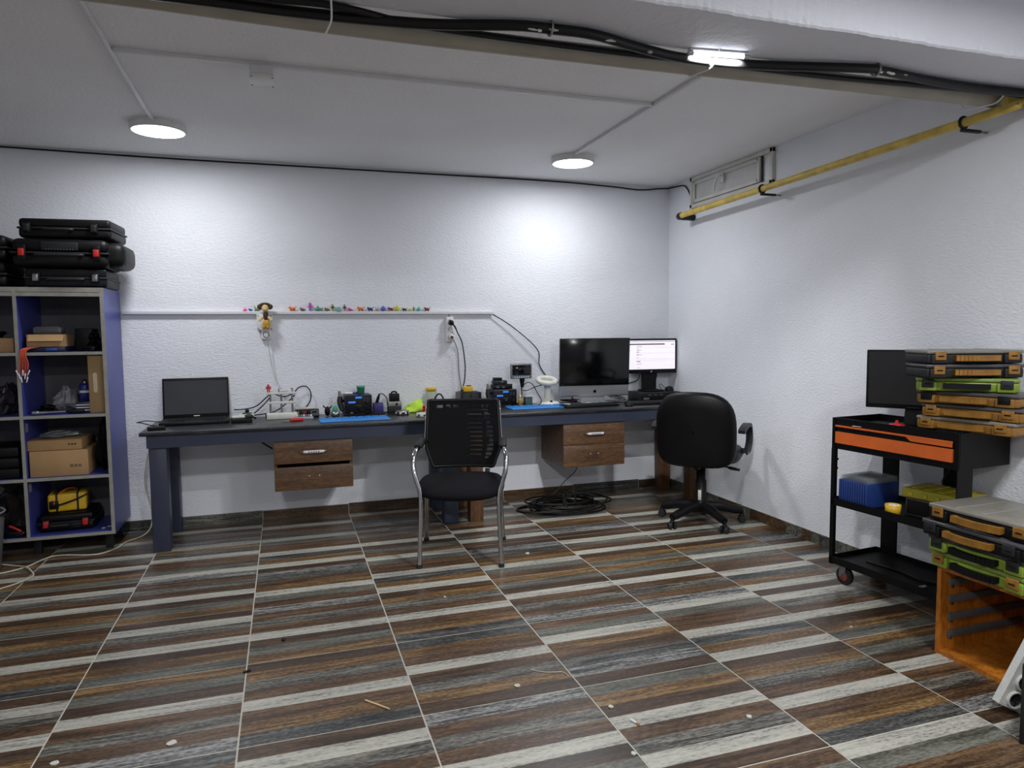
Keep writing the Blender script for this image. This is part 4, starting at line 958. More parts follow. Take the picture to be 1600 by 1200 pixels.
for s_ in (-1, 1):
    pts = [(.24*s_, .10, .50), (.285*s_, .11, .50), (.298*s_, .125, .56), (.298*s_, .13, .63), (.296*s_, .10, .675), (.292*s_, .04, .69), (.29*s_, -.08, .685), (.285*s_, -.15, .665)]
    b = MB(); P_ = crom([Vector(p) for p in pts], 4)
    for p0, p1 in zip(P_, P_[1:]):
        d_ = (p1-p0); d_.normalize(); sx = Vector((1, 0, 0)); nn = d_.cross(sx).normalized(); sx = nn.cross(d_)
        q = []
        for p in (p0-d_*.002, p1+d_*.002):
            for a_, c_ in ((-1, -1), (1, -1), (1, 1), (-1, 1)): q.append(p+sx*a_*.022+nn*c_*.012)
        b.add(q, [(0, 1, 5, 4), (1, 2, 6, 5), (2, 3, 7, 6), (3, 0, 4, 7), (0, 3, 2, 1), (4, 5, 6, 7)])
    b.build('armrest', M_DGREY, t)

# ================================================================ CABLE COIL ON THE FLOOR
rr = random.Random(21); pts = []
for k in range(330):
    a = k*.233; turn = k/27
    r_ = .185+.05*math.sin(turn*1.7)+.03*math.sin(turn*4.1+1)
    e_ = .75+.12*math.sin(turn*2.3)
    cx = 1.94+.07*math.sin(turn*1.1); cy = 4.73+.035*math.cos(turn*1.9)
    pts.append((cx+r_*1.25*math.cos(a), cy+r_*e_*math.sin(a), .007+.0052*(k/27)+.012*(1+math.sin(a*.5+turn))*min(1, k/60)))
cable('cable_coil', pts, .0062, 'coil of black cable lying on the floor under the bench', None, 6, 2)
cable('cable_coil_loop', [(1.80, 4.80, .03), (1.66, 4.86, .012), (1.60, 4.82, .008), (1.64, 4.74, .008), (1.76, 4.70, .03)], .0062, 'loose end loop at the left of the cable coil')
cable('cable_coil_loop', [(1.92, 4.62, .075), (1.90, 4.66, .13), (1.93, 4.7, .165), (1.98, 4.7, .15), (2.0, 4.66, .11), (1.97, 4.61, .07), (1.93, 4.56, .05), (1.9, 4.56, .06), (1.89, 4.62, .10), (1.93, 4.68, .14)], .0062, 'upright loop of black cable on top of the coil')

# ================================================================ BLUE SHELF UNIT
t = thing('shelf_unit', 'blue shelf unit with pale edges at the left wall', 'shelf', (0, 0, 0))
SF, SB_ = 4.75, 5.19; SX = -1.02; DIV = -1.468; SL = -1.915
def panel(name, x0, x1, z0, z1, m_=M_BLUEPAN, y0=SF+.004, y1=SB_, lip=True, vertical=True):
    o = MB().b2(x0, x1, y0, y1, z0, z1).build(name, m_, t)
    MB().b2(x0, x1, SF, SF+.0045, z0, z1).build('edge_band', M_EDGE, o)
    return o
panel('side_panel', SX-.02, SX, .115, 1.585); panel('side_panel', SL-.02, SL, .115, 1.585)
panel('divider', DIV-.018, DIV, .135, 1.585)
panel('top_panel', SL-.02, SX, 1.585, 1.612, y0=SF+.004); 
MB().b2(SL, SX-.02, SF+.001, SF+.02, 1.56, 1.583).build('top_rail', M_EDGE, t)
for z_ in (1.232, .858, .486): panel('shelf_board', DIV+.0005, SX-.0205, z_-.018, z_); panel('shelf_board', SL+.0005, DIV-.0185, z_-.018, z_)
panel('bottom_panel', SL, SX-.0205, .115, .134)
MB().b2(SL, SX-.02, SB_-.012, SB_-.004, .134, 1.585).build('back_panel', M_BACKPAN, t)
for x_ in (SX-.06, DIV, SL+.04):
    for y_ in (SF+.13, SB_-.06): MB().rbox((x_, y_, .0575), (.04, .04, .115), .004).build('foot', M_DGREY, t)
for z_, s_ in ((.60, 1), (.75, 1), (.24, 1)): MB().b2(DIV, DIV+.001, SF+.03, SF+.07, z_+.16, z_+.21).build('hinge_plate', M_EDGE, t) if z_ != .75 else None

# cases on top
def tool_case(label, x0, x1, y0, y1, z0, h, latch, lm, rz=0, ribs=False, cham=.03, hrange=(.22, .55), name='tool_case'):
    W_, D_ = x1-x0, y1-y0
    t = thing(name, label, 'case', ((x0+x1)/2, (y0+y1)/2, z0), rz)
    MB().rbox((0, 0, h*.25+.002), (W_, D_, h*.5), min(cham, h*.2), 3).build('lower_shell', M_BLACK, t)
    MB().rbox((0, 0, h*.75), (W_-.004, D_-.004, h*.5-.003), min(cham, h*.2), 3).build('upper_shell', M_BLACK, t)
    MB().rbox((0, 0, h*.5), (W_+.008, D_+.008, .012), .004).build('seam_rim', M_DGREY, t)
    for lx in latch: 
        l = MB().rbox((lx*W_, -D_/2-.008, h*.5), (.042, .018, h*.5), .004).build('latch_housing', M_BLACK, t)
        MB().rbox((lx*W_, -D_/2-.018, h*.5), (.03, .012, min(.042, h*.38)), .004).build('latch', lm, l)
    hx0, hx1 = ((v-.5)*W_ for v in hrange)
    MB().tube([(hx0, -D_/2-.004, h*.44), (hx0+.005, -D_/2-.028, h*.42), (hx1-.005, -D_/2-.028, h*.42), (hx1, -D_/2-.004, h*.44)], .009, 8, 4).build('handle', M_DGREY, t)
    if ribs:
        for k in range(5): MB().rbox((W_/2-.075+.018*k, 0, h*.5), (.007, D_*.86, h*(1.0-.02*k)), .003).build('rib', M_DGREY, t)
    return t
tool_case('lowest black case on the shelf unit, under the red-latched case', -1.425, -1.0, 4.77, 5.12, 1.6125, .112, (-.36, .36), M_STEEL, 0, cham=.012, hrange=(.3, .7))
dc = tool_case('wide black drill case with red latches on the shelf unit', -1.485, -.98, 4.76, 5.13, 1.727, .172, (-.38, .38), M_RED, -1, cham=.035, hrange=(.28, .72))
MB().rbox((.25, .01, .084), (.17, .34, .150), .05, 4).build('rounded_end', M_BLACK, dc)
for k in range(5): MB().prism(rrect(.335-.014*k, .152-.010*k, .05, 6), .008, (.262+.016*k, .01, .084), rot=(0, 0, PI/2), sm=True).build('rib', M_BLACK, dc)
MB().rbox((0, -.184, .125), (.19, .012, .05), .005).build('grip_recess', M_DGREY, dc)
for k in range(10): MB().rbox((-.07+.0155*k, -.1915, .105), (.005, .003, .006), .001, 1).build('embossed_mark', M_GREY, dc)
tool_case('topmost black briefcase on the shelf unit', -1.445, -.955, 4.79, 5.12, 1.9015, .118, (-.4, .32), M_DGREY, -4, cham=.02, hrange=(.3, .58))
tool_case('black case standing at the far left on the shelf unit', -1.93, -1.515, 4.77, 5.12, 1.6125, .15, (-.3, .3), M_DGREY, 0)
tool_case('second black case at the far left, on another case', -1.92, -1.51, 4.78, 5.10, 1.765, .15, (-.3, .3), M_DGREY, 0)

# shelf contents, right column top to bottom
S1, S2, S3, S4 = 1.2325, .8585, .4865, .1345
t = thing('open_box', 'small open cardboard box on the upper shelf', 'box', (-1.345, 4.90, S1+.032), 2)
b = MB(); W_, D_, H_ = .20, .20, .07
b.b2(-W_/2, W_/2, -D_/2, D_/2, 0, .003); b.b2(-W_/2, W_/2, D_/2-.003, D_/2, .003, H_); b.b2(-W_/2, -W_/2+.003, -D_/2, D_/2-.003, .003, H_); b.b2(W_/2-.003, W_/2, -D_/2, D_/2-.003, .003, H_); b.b2(-W_/2+.003, W_/2-.003, -D_/2, -D_/2+.003, .003, H_)
b.build('box_body', M_CARD, t)
MB().box((0, -D_/2-.012, H_-.018), (W_*.9, .002, .045), rot=(-.55, 0, 0)).build('front_flap', M_CARD, t)
MB().box((0, .0, H_+.002), (W_*.98, D_*.95, .002)).build('top_flap', M_CARD, t)
t = thing('flat_device', 'dark blue flat device under the open cardboard box', 'device', (-1.345, 4.905, S1))
MB().rbox((0, 0, .0155), (.20, .22, .030), .004).build('case', M_NAVY, t); MB().rbox((.03, -.112, .016), (.06, .004, .016), .001, 1).build('blue_label', mat('label_blue', (50,90,160), .5), t)
t = thing('grey_radio', 'grey rounded device on the open cardboard box', 'device', (-1.35, 4.90, S1+.1052), 2)
MB().rbox((0, 0, .024), (.15, .11, .046), .016, 3).build('case', mat('mid_grey_plastic', (120,122,126), .4), t); MB().rbox((0, -.054, .024), (.12, .006, .028), .002).build('grille', M_GREY, t)
box_thing('dark_box', 'dark grey box behind the open cardboard box', 'box', (-1.2, 5.10, S1), (.10, .14, .14), M_DGREY)
cable('shelf_cable', squiggle(-1.12, 4.93, S1+.012, .055, .08, 22, 31, .11), .007, 'heap of black cables on the upper shelf')
tag(MB().rbox((-1.10, 4.80, S1+.0155), (.03, .03, .03), .008).build('small_adapter', M_BLACK), 'small black adapter at the front of the upper shelf', 'adapter')
t = thing('wire_bundle', 'bundle of orange wires with white plugs hanging over the shelf edge', 'wires', (-1.445, 4.742, S1))
for i in range(7):
    x_ = -.03+.009*i; l_ = .10+.02*(i % 3)
    wv = MB().tube([(x_*.6+.05, .06, .03), (x_*.6+.01, .01, .02), (x_*.5, -.006, -.01), (x_*.5+.002*i, -.009, -.06), (x_*.9, -.012, -l_)], .0028, 6, 4).build('wire', [mat('orange_wire', (200,84,34), .5), mat('red_wire', (150,36,30), .5)][i % 2], t)
    MB().rbox((x_*1.05, -.012, -l_-.018), (.006, .006, .034), .001, 1, rot=(0, .12*(i-3), 0)).build('plug', M_WHITE, wv)
tag(MB().rbox((-1.60, 4.90, S1+.0425), (.19, .22, .084), .003).build('cardboard_box', M_CARD), 'cardboard box on the upper shelf left of the divider', 'box')
cable('shelf_cable', squiggle(-1.62, 4.88, S1+.092, .06, .07, 12, 41, .04), .006, 'black cable on the cardboard box left of the divider')
# second shelf
t = thing('archive_box', 'tall tan box with an oval handhold beside the blue can', 'box', (-1.088, 4.93, S2))
MB().rbox((0, 0, .175), (.082, .30, .348), .003).build('body', M_TAN, t)
MB().prism(rrect(.022, .12, .0105, 4), .004, (-.004, -.151, .185)).build('handhold', mat('handhold_pale', (186,172,150), .7), t)
t = thing('spray_can', 'blue spray can with white bands on the middle shelf', 'can', (-1.182, 4.92, S2))
MB().lathe([(0, 0), (.032, 0), (.032, .16), (.026, .175), (0, .178)], n=20).build('can_body', mat('can_blue', (36,40,120), .35), t)
MB().lathe([(.014, .176), (.014, .195), (.006, .197), (0, .205)], n=14).build('cap', M_STEEL, t)
MB().lathe([(.0324, .118), (.0324, .132)], n=20).build('white_band', M_WHITE, t)
for z_ in (.02, .035, .05): MB().lathe([(.0324, z_), (.0324, z_+.007)], n=20).build('white_band', M_WBOX, t)
def crumple(name, label, cat, c, r_, m_, seed, n=18):
    rr = random.Random(seed); ph = [rr.uniform(0, 6) for _ in range(8)]
    b = MB(); vs = []; h = n//2
    for i in range(h+1):
        tt = -PI/2+PI*i/h
        for k in range(n):
            a = 2*PI*k/n
            f = 1+.2*math.sin(3*a+ph[0]+2*tt)+.14*math.sin(5*tt+ph[1]+a)+.1*math.sin(7*a+ph[2]-3*tt)
            vs.append((c[0]+r_[0]*math.cos(tt)*math.cos(a)*f, c[1]+r_[1]*math.cos(tt)*math.sin(a)*f, max(c[2]-r_[2]*.98, c[2]+r_[2]*math.sin(tt)*f)))
    b.add(vs, [(i*n+k, i*n+(k+1) % n, (i+1)*n+(k+1) % n, (i+1)*n+k) for i in range(h) for k in range(n)], 0, False)
    return tag(b.build(name, m_), label, cat)
crumple('plastic_bag', 'crumpled grey bag on the middle shelf left of the can', 'bag', (-1.29, 4.97, S2+.07), (.065, .09, .07), mat('grey_bag', (140,140,144), .35), 5)
crumple('plastic_bag', 'shiny dark bag on the middle shelf left of the divider', 'bag', (-1.60, 4.95, S2+.085), (.06, .10, .085), mat('dark_foil', (58,54,58), .2, .3), 9)
t = thing('hand_tool', 'steel wrench lying at the front of the middle shelf', 'tool', (-1.30, 4.80, S2), 3)
MB().tube([(-.1, 0, .012), (0, .0, .014), (.04, 0, .014)], [.012, .009, .009], 8, 2).build('shaft', M_STEEL, t); MB().rbox((-.115, 0, .014), (.04, .034, .022), .006).build('jaw', M_STEEL, t); MB().rbox((.09, 0, .014), (.09, .026, .024), .007).build('grip', M_BLACK, t)
cable('shelf_cable', squiggle(-1.38, 4.87, S2+.012, .05, .05, 12, 51, .035), .006, 'black wire heap behind the steel wrench')
box_thing('striped_box', 'white striped dark box in front of the spray can', 'box', (-1.172, 4.845, S2), (.08, .06, .07), M_NAVY, parts=[('stripe', (0, -.031, .018+.016*i), (.076, .003, .006), M_WHITE) for i in range(3)])
# third shelf
t = thing('cardboard_box', 'large cardboard box with shipping symbols on the lower shelf', 'box', (-1.305, 4.925, S3))
MB().rbox((0, 0, .078), (.305, .30, .154), .003).build('body', M_CARD, t)
for i in range(3): MB().rbox((.065+.022*i, -.1505, .062), (.014, .001, .014), .0003, 1).build('shipping_symbol', M_DGREY, t); MB().rbox((.065+.022*i, -.1512, .062), (.007, .001, .006), .0003, 1).build('shipping_symbol', M_CARD, t)
t = thing('cardboard_box', 'flat cardboard box on top of the large one', 'box', (-1.325, 4.925, S3+.1565))
MB().rbox((0, 0, .032), (.285, .28, .062), .003).build('body', M_CARD, t)
for i in range(3): MB().rbox((.075+.016*i, -.1405, .034), (.011, .001, .008), .0003, 1).build('shipping_symbol', M_DGREY, t)
crumple('clear_wrap', 'crumpled clear plastic wrap on the flat cardboard box', 'wrap', (-1.33, 4.92, S3+.2205+.018), (.10, .09, .018), mat('clear_wrap', (150,154,158), .15, alpha=.55), 13, 20)
crumple('backpack', 'black bag beside the cardboard boxes on the lower shelf', 'bag', (-1.088, 4.95, S3+.15), (.04, .13, .15), M_FAB, 17)
for i in range(3): tag(MB().rbox((-1.62, 4.93, S3+.032+.064*i), (.22, .30, .06), .008).build('black_case', M_BLACK), ['bottom', 'middle', 'top'][i]+' of three flat black cases left of the divider', 'case', 'flat black cases left of the divider')
# bottom shelf
tool_case('black case with red latches on the bottom shelf', -1.455, -1.16, 4.83, 5.12, S4+.001, .11, (-.35, .35), M_RED, 3, cham=.02)
t = thing('yellow_charger', 'yellow strapped power box on the red-latched case', 'power box', (-1.315, 4.965, S4+.1125), 8)
MB().rbox((0, 0, .055), (.205, .16, .11), .014, 3).build('case', M_YEL, t)
for x_ in (-.055, .055): MB().rbox((x_, 0, .055), (.012, .164, .114), .003).build('strap', M_DGREY, t)
MB().rbox((-.07, -.083, .045), (.05, .004, .05), .002).build('vent', M_BLACK, t)
MB().tube([(-.09, -.09, .04), (-.03, -.1, .05), (.05, -.1, .075), (.11, -.085, .1)], .0055, 6, 4).build('lead', M_CABLE, t)
MB().tube([(-.07, -.085, .05), (-.05, -.07, .1), (.0, -.04, .135), (.04, .0, .125)], .004, 6, 4).build('lead', mat('orange_wire', (200,84,34), .5), t)
MB().tube([(-.08, -.085, .05), (-.07, -.06, .11), (-.02, .0, .14), (.05, .04, .12)], .004, 6, 4).build('lead', M_CABLE, t)
for i, (x_, y_) in enumerate(((-1.10, 4.83), (-1.075, 4.86))): tag(MB().rbox((x_, y_, S4+.003), (.022, .014, .004), .0015, rot=(0, 0, .6*i)).build('paper_scrap', M_WHITE), ['larger', 'smaller'][i]+' white paper scrap on the bottom shelf', 'scrap')
crumple('dark_bag', 'dark brown bag on the bottom shelf left of the divider', 'bag', (-1.59, 4.99, S4+.12), (.07, .12, .12), mat('dark_brown_cloth', (40,30,30), .8), 23)
t = thing('red_tool', 'black tool with a red handle end on the bottom shelf', 'tool', (-1.565, 4.80, S4), 0)
MB().rbox((0, 0, .02), (.11, .05, .038), .008).build('body', M_BLACK, t); MB().tube([(-.02, -.01, .07), (.02, -.015, .05), (.055, -.015, .022)], .008, 8, 3).build('handle', M_RED, t)
# bin
t = thing('waste_bin', 'grey translucent waste bin at the left edge', 'bin', (-1.70, 4.60, 0))
M_BIN = mat('grey_translucent', (150,152,156), .3, alpha=.8)
MB().lathe([(0, .003), (.12, .003), (.12, 0), (.122, 0), (.155, .33), (.16, .335), (.155, .34), (.15, .33), (.117, .008), (0, .008)], n=36).build('bucket', M_BIN, t)
MB().prism(rrect(.04, .06, .006), .002, (.1, -.098, .18), rot=(.08, 0, .8)).build('sticker', mat('sticker_green', (150,170,90), .5), t)
bg = crumple('bin_bag', '', '', (-1.70, 4.60, .38), (.155, .155, .10), mat('bag_black', (20,20,23), .3), 27)
for k_ in ('label', 'category'): del bg[k_]
for v in bg.data.vertices: v.co -= Vector((-1.70, 4.60, 0))
bg.parent = t

# ================================================================ TOOL TROLLEY
t = thing('tool_trolley', 'black tool trolley with orange drawer fronts at the right wall', 'trolley', (2.677, 2.889, 0), -85)
L_, D_ = .668, .345
M_BLKM = mat('black_powdercoat', (8,8,9), .45, var=.12, spec=.2); M_ORG = mat('orange_paint', (206,98,38), .42, var=.1, vscale=9)
# top box: side skins, floor, front rails
b = MB(); b.b2(0, L_, .006, .012, .712, .742); b.b2(0, L_, .006, .012, .838, .872); b.b2(0, .005, 0.006, D_, .712, .872); b.b2(L_-.005, L_, .006, D_, .712, .872); b.b2(0, L_, D_-.005, D_, .712, .872); b.b2(.005, L_-.005, .012, D_-.005, .712, .716); b.b2(.005, L_-.005, .012, D_-.005, .836, .84)
b.b2(0, .018, .002, .012, .712, .872); b.b2(L_-.02, L_, .002, .012, .712, .872)
b.build('top_box', M_BLKM, t)
dr = MB().b2(.025, L_-.028, -.004, .014, .744, .802).build('drawer_front', M_ORG, t)
MB().b2(.025, L_-.028, -.006, .004, .828, .836).build('drawer_lip', M_ORG, dr)
MB().prism([(.42, .828), (L_-.028, .828), (L_-.028, .810), (.445, .810)], .006, (0, -.002, 0)).build('grip_plate', M_ORG, dr)
MB().b2(.025, L_-.028, .006, .02, .800, .832).build('grip_recess', M_BLKM, dr)
def tray(name, z):
    b = MB(); b.b2(.004, L_-.004, .004, D_-.004, z, z+.003); b.b2(0, L_, 0, .003, z-.012, z+.026); b.b2(0, L_, D_-.003, D_, z-.012, z+.026); b.b2(0, .003, 0, D_, z-.012, z+.026); b.b2(L_-.003, L_, 0, D_, z-.012, z+.026)
    return b.build(name, M_BLKM, t)
tray('shelf_tray', .43); tray('bottom_tray', .122)
MB().b2(0, .022, 0, .02, .105, .712).build('post', M_BLKM, t)
MB().b2(L_-.005, L_, 0, .10, .105, .712).build('post', M_BLKM, t)
MB().b2(.03, .125, D_-.006, D_, .105, .712).build('post', M_BLKM, t)
MB().b2(L_-.30, L_-.205, D_-.006, D_, .105, .712).build('post', M_BLKM, t)
MB().tube([(-.002, .05, .65), (-.03, .05, .645), (-.034, .05, .62), (-.004, .05, .60)], .006, 8, 3).build('side_hook', M_BLKM, t)
for (x_, y_) in ((.06, .05), (L_-.06, .05), (.06, D_-.05), (L_-.06, D_-.05)):
    cs = MB(); cs.rbox((x_, y_, .106), (.07, .06, .006), .002); cs.rbox((x_, y_-.02, .075), (.04, .004, .062), .0015); cs.rbox((x_, y_+.02, .075), (.04, .004, .062), .0015)
    co = cs.build('caster', M_STEEL, t)
    MB().lathe([(.024, -.014), (.044, -.013), (.0485, -.006), (.0485, .006), (.044, .013), (.024, .014)], (x_, y_, .0487), 24, rot=(PI/2, 0, 0)).build('wheel', M_RUBBER, co)
    MB().lathe([(0, -.015), (.026, -.015), (.026, .015), (0, .015)], (x_, y_, .0487), 20, rot=(PI/2, 0, 0)).build('wheel_hub', mat('red_hub', (168,62,46), .5), co)
TR_ = Matrix.Translation((2.677, 2.889, 0)) @ Matrix.Rotation(math.radians(-85), 4, 'Z')
def tw(x, y, z): return tuple(TR_ @ Vector((x, y, z)))
# monitor on the trolley
t = thing('monitor', 'switched-off black monitor on the tool trolley', 'monitor', tw(.285, .225, .8405), -56)
MB().rbox((0, 0, .235), (.425, .035, .29), .004).build('bezel', M_BLACK, t)
MB().b2(-.2, .2, -.0185, -.0172, .112, .368).build('screen', mat('off_screen', (12,12,15), .3, var=0), t)
MB().b2(-.03, .03, -.0185, -.0172, .095, .101).build('logo', M_DGREY, t)
MB().prism([(-.045, 0), (.045, 0), (.035, .14), (-.035, .14)], .02, (0, .02, .008)).build('stand_neck', M_DGREY, t)
MB().rbox((0, 0, .006), (.2, .15, .012), .004).build('stand_foot', M_BLACK, t)
tag(MB().rbox(tw(.16, .07, .8415), (.13, .10, .002), .0005, 1, rot=(0, 0, .3)).build('paper_sheet', M_WHITE), 'white paper lying in the trolley top tray', 'paper')
t = thing('red_valve', 'small steel part with a red flange on the trolley top', 'tool', tw(.33, .052, .8405))
MB().lathe([(0, 0), (.016, 0), (.016, .022), (.034, .024), (.034, .032), (.008, .034), (.006, .05), (0, .05)], n=20).build('flange', M_RED, t); MB().lathe([(.017, .002), (.017, .02)], n=20).build('steel_sleeve', M_CHROME, t)
t = thing('red_pliers', 'red handled pliers lying at the far end of the trolley top', 'tool', tw(.09, .075, .8405), -60)
for s_ in (-1, 1): MB().tube([(-.05, .018*s_, .008), (0, .012*s_, .009), (.03, .002*s_, .009)], .0065, 8, 3).build('grip', M_RED, t)
MB().rbox((.055, 0, .009), (.05, .02, .008), .003).build('jaws', M_STEEL, t)
# blue slotted rack
t = thing('divider_rack', 'rack of blue plastic dividers on the trolley middle shelf', 'rack', tw(.035, .02, .4335), -85)
M_DBL = mat('deep_blue_plastic', (34,58,118), .35, var=.12)
for i in range(12):
    dv = MB().rbox((.008+.0142*i, .11, .062), (.0104, .23, .122), .002).build('divider', M_DBL, t)
    MB().box((.008+.0142*i, .11, .134), (.001, .215, .03), rot=(0, .35-.04*i, 0)).build('clear_sleeve', mat('sleeve_film', (150,156,160), .15, var=0, alpha=.28), dv)
t = thing('yellow_cup', 'small yellow cup of white bits on the trolley shelf', 'cup', tw(.325, .05, .4335))
MB().lathe([(0, 0), (.032, 0), (.036, .05), (.033, .05), (.03, .006), (0, .006)], n=24).build('cup', M_YEL, t)
for i in range(5): MB().rbox((rk.uniform(-.018, .018), rk.uniform(-.018, .018), .042), (.02, .014, .016), .003, rot=(.4*i, .3, .9*i)).build('bit', M_WHITE, t)
t = thing('tool_box', 'grey tool box with an olive yellow lid on the trolley shelf', 'tool box', tw(.47, .20, .4335), -80)
M_OLY = mat('olive_yellow', (150,140,34), .45, var=.1)
MB().rbox((0, 0, .045), (.26, .17, .088), .004).build('body', mat('grey_tub', (62,64,64), .4), t)
MB().b2(-.12, .10, -.088, -.0855, .012, .078).build('dark_front', M_BLACK, t)
ld = MB().rbox((0, 0, .112), (.285, .195, .045), .006).build('lid', M_OLY, t)
for x_ in (-.1, -.03, .03, .1): MB().rbox((x_, -.099, .108), (.022, .008, .022), .002).build('lid_clip', M_OLY, ld)
for i in range(4): MB().rbox((-.09+.06*i, 0, .137), (.03, .16, .006), .002).build('lid_rib', M_OLY, ld)
cable('trolley_cable', [tw(.50, .30, .70), tw(.44, .29, .66), tw(.41, .28, .6), tw(.41, .28, .573)], .005, 'black cable dropping behind the yellow-lid tool box')
cable('trolley_cable', [tw(*p) for p in ((.12, .13, .131), (.2, .14, .131), (.3, .15, .131), (.4, .13, .131), (.5, .16, .131), (.6, .1, .131))], .005, 'black cable lying on the trolley bottom tray')
t = thing('bolt_pile', 'steel clamp lying at the front of the bottom tray', 'clamp', tw(.50, .04, .1255))
for i in range(4): MB().cyl((-.02+.014*i, 0, .006), (-.01+.014*i, .02, .008), .005, n=8).build('bolt', M_STEEL, t)

# ================================================================ ORGANIZER CASES
M_LIMEP = mat('lime_plastic', (126,148,46), .42, var=.18, vscale=14); M_AMB = mat('amber_plastic', (138,96,34), .45, var=.28, vscale=24); M_LIDC = mat('smoky_lid', (126,124,116), .3, var=.1)
M_LIDD = mat('dark_lid', (70,70,72), .3, var=.1)
def organizer(label, loc, rz, body, lidm, latm, hdm, w_=.40, d_=.235, h=.058):
    t = thing('organizer_case', label, 'organizer', loc, rz, 'stacked parts organizers')
    bo = MB(); bo.rbox((w_/2, d_/2, h*.36), (w_, d_, h*.70), .008, 3)
    for x_ in (.12, .88): bo.rbox((w_*x_, -.004, h*.36), (.07, .018, h*.66), .004)
    bo.build('body', body, t)
    ld = MB(); ld.rbox((w_/2, d_/2, h*.855), (w_+.004, d_+.004, h*.27), .005)
    lo = ld.build('lid', lidm, t)
    for k in range(1, 4): MB().rbox((w_*k/4, d_/2, h*.985), (.004, d_*.9, .004), .001, 1).build('lid_groove', lidm, lo)
    for x_ in (.12, .88):
        la = MB().rbox((w_*x_, -.0155, h*.58), (.046, .008, h*.62), .003).build('latch', latm, t)
        MB().rbox((w_*x_, -.02, h*.56), (.024, .003, .006), .001, 1).build('latch_slot', M_BLACK, la)
    hd = MB(); n = 12
    for k in range(n):
        x0 = w_*(.27+.46*k/n); x1 = w_*(.27+.46*(k+1)/n); yb = -.016-.014*math.sin(PI*(k+.5)/n)
        hd.b2(x0, x1+.0004, yb-.01, yb+.008, h*.22, h*.62)
    hd.b2(w_*.27, w_*.30, -.02, .004, h*.25, h*.6); hd.b2(w_*.70, w_*.73, -.02, .004, h*.25, h*.6)
    hd.build('handle', hdm, t)
    return t
zb = .8728; H6 = .0565
org = [('amber organizer at the bottom of the trolley stack', (2.755, 2.455), -77, M_AMB, M_LIDC, M_AMB, M_AMB),
       ('amber organizer second from the bottom of the trolley stack', (2.76, 2.435), -75, M_AMB, M_LIDD, M_AMB, M_AMB),
       ('amber organizer third from the bottom, under the lime one', (2.75, 2.455), -72, M_AMB, M_LIDD, M_BLACK, M_AMB)]
for i, (l, p, rz, *mm) in enumerate(org): organizer(l, (p[0], p[1], zb+i*(H6+.0015)), rz, *mm, h=H6, d_=(.235, .21, .20)[i])
z3 = zb+3*(H6+.0015)
organizer('lime organizer with black handle in the trolley stack', (2.70, 2.415, z3), -50, M_LIMEP, mat('lime_lid', (120,140,66), .35), M_DGREY, M_BLACK, .38, .165, .06)
organizer('black organizer with amber handle just above the lime one', (2.665, 2.335, z3+.0615), -24, M_DGREY, M_LIDD, M_AMB, M_AMB, .40, .20, .06)
organizer('topmost black organizer with amber latches on the trolley stack', (2.67, 2.335, z3+.123), -22, M_DGREY, M_LIDC, M_AMB, M_AMB, .40, .20, .06)

# ================================================================ ORANGE CABINET
t = thing('open_cabinet', 'open orange wooden cabinet with drawer rails at the right edge', 'cabinet', (2.50, 2.105, 0))
M_ORW = wood('orange_lacquered_wood', [(.3,(138,78,20)),(.5,(172,102,30)),(.72,(196,126,44))], grain=7, along=2, rough=.4, sx=.8)
M_ORB = wood('cabinet_back_board', [(.3,(96,62,32)),(.5,(120,80,44)),(.7,(138,96,56))], grain=6, along=2, rough=.6)
CL, CDp, CH = .62, .50, .368
MB().b2(0, CDp, -.018, 0, 0, CH).build('side_panel', M_ORW, t); MB().b2(0, CDp, -CL, -CL+.018, 0, CH).build('side_panel', M_ORW, t)
MB().b2(0, CDp, -CL+.018, -.018, 0, .018).build('bottom_panel', M_ORW, t); MB().b2(0, CDp, -CL+.018, -.018, CH-.018, CH).build('top_panel', M_ORW, t)
MB().b2(CDp-.006, CDp, -CL+.018, -.018, .018, CH-.018).build('back_panel', M_ORB, t)
for z_ in (.295, .225, .15, .08):
    rl = MB().rbox((.25, -.023, z_), (.42, .009, .03), .002).build('drawer_rail', M_GREY, t); MB().cyl((.05, -.027, z_-.016), (.05, -.032, z_-.016), .006, n=10).build('rail_roller', M_STEEL, rl)
    MB().rbox((.25, -CL+.023, z_), (.42, .009, .024), .002).build('drawer_rail', M_DGREY, t)
zc = .3685
organizer('lime organizer lying directly on the orange cabinet', (2.485, 2.125, zc), -91, M_LIMEP, mat('lime_lid', (120,140,66), .35), M_AMB, M_BLACK, .40, .33, .062)
organizer('lime organizer with black latches, second on the orange cabinet', (2.475, 2.13, zc+.0635), -89, M_LIMEP, M_LIDD, M_DGREY, M_BLACK, .40, .33, .060)
organizer('black organizer with amber handle, third on the orange cabinet', (2.462, 2.15, zc+.125), -90, M_BLACK, M_LIDD, M_DGREY, M_AMB, .42, .33, .060)
organizer('topmost black organizer with smoky lid on the orange cabinet', (2.478, 2.135, zc+.1865), -88, M_BLACK, M_LIDC, M_AMB, M_AMB, .42, .33, .064)

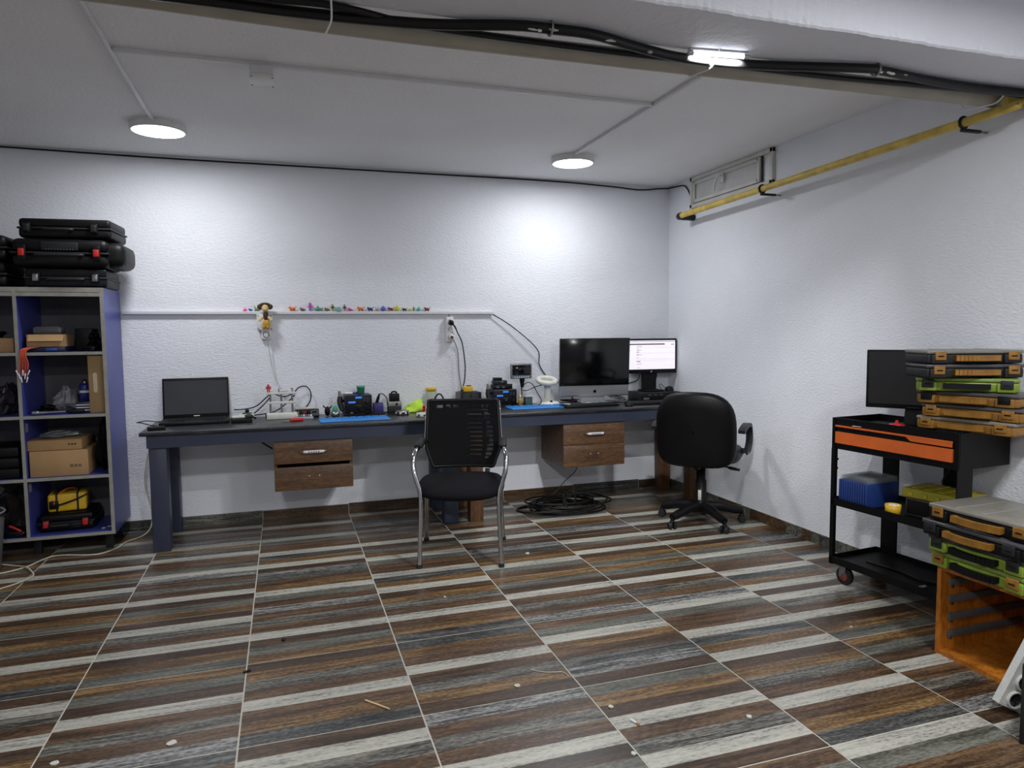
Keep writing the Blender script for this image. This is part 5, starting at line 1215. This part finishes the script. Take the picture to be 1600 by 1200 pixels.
# leaning perforated plate and black box at the right edge
t = thing('perforated_plate', 'white perforated plate leaning at the lower right edge', 'plate', (2.292, 1.69, 0), -14)
M_PLAS = mat('white_plaster', (196,196,192), .7, var=.12, bump=.2)
la = .47; rm = Euler((0, la, 0)).to_matrix()
b = MB(); b.box(rm @ Vector((.045, 0, .14))+Vector((0, 0, .0415)), (.09, .03, .28), rot=(0, la, 0)); b.build('plate', M_PLAS, t)
for r_ in range(4):
    q_ = rm @ Vector((.047, -.0145, .035+.066*r_))+Vector((0, 0, .0415))
    rg = MB().lathe([(.031, 0), (.031, .010), (.025, .010), (.025, 0)], q_, 20, rot=(PI/2, 0, 0)).build('ring', M_PLAS, t)
    MB().lathe([(.0, .001), (.0245, .001)], q_, 16, rot=(PI/2, 0, 0)).build('ring_floor', M_GREY, rg)
    for k_ in range(3):
        a_ = 2*PI*k_/3+.4; q2 = q_+Vector((.014*math.cos(a_), -.003, .014*math.sin(a_)))
        MB().box(q2, (.022, .004, .003), rot=(0, -a_, 0)).build('spoke', M_DGREY, rg)
t = thing('black_box', 'black box with rubber edge cut by the right border', 'box', (2.205, 1.53, 0), -62)
MB().rbox((.13, .10, .13), (.26, .20, .26), .008).build('case', M_BLACK, t); MB().rbox((.0, .0, .131), (.02, .02, .262), .004).build('corner_strip', M_RUBBER, t)

# ================================================================ FLOOR LITTER
tag(MB().tube([(.238, 2.478, .004), (.312, 2.39, .004)], .0028, 6).build('match_stick', mat('pale_wood', (214,190,150), .6)), 'wooden match stick lying on the floor', 'stick')
for i, (x_, y_, s_, l_) in enumerate(((1.346, 3.868, .016, 'white paper scrap on the floor right of the mesh chair'), (1.058, 2.152, .012, 'round white chip on the floor near the bottom middle'), (.791, 2.40, .013, 'white chip on the floor right of the match stick'),
      (-.39, 2.417, .018, 'cream crumb on the floor at the lower left'), (-.721, 2.419, .014, 'pale chip on the floor at the bottom left corner'), (1.003, 1.881, .010, 'white chip at the bottom middle edge of the floor'), (1.477, 1.942, .012, 'pair of white chips in front of the trolley'),
      (2.362, 2.405, .008, 'small white chip in front of the orange cabinet'), (.727, 3.357, .007, 'tiny white chip between the mesh chair and the camera'))):
    b = MB(); n = 9; vs = [(x_+s_*rk.uniform(.6, 1)*math.cos(2*PI*k/n), y_+s_*rk.uniform(.6, 1)*math.sin(2*PI*k/n), z_) for z_ in (.0004, .004) for k in range(n)]
    b.add(vs, [tuple(range(n)), tuple(range(n, 2*n))]+[(k, (k+1) % n, (k+1) % n+n, k+n) for k in range(n)])
    tag(b.build('floor_scrap', M_WBOX), l_, 'scrap')
t = thing('cigarette_end', 'white cigarette end lying on the floor tiles', 'scrap', (1.089, 2.034, .005), -70)
MB().cyl((-.018, 0, 0), (.008, 0, 0), .0042, n=10).build('paper', M_WHITE, t); MB().cyl((.008, 0, 0), (.02, 0, 0), .0042, n=10).build('filter_end', M_CARD, t)
tag(MB().tube([(.88, 2.5, .003), (.93, 2.46, .003), (.99, 2.44, .003), (1.0, 2.40, .003)], .0015, 5, 4).build('thread', M_WBOX), 'short pale thread lying on the floor', 'thread')
tag(MB().rbox((-.18, 2.85, .004), (.03, .01, .006), .002, rot=(0, 0, .4)).build('dark_chip', M_BLACK), 'small dark chip on a tile joint left of centre', 'scrap')
tag(MB().ell((-.043, 3.10, .006), (.010, .008, .006), 8).build('pebble', M_DGREY), 'small dark pebble on the floor left of the mesh chair', 'pebble')
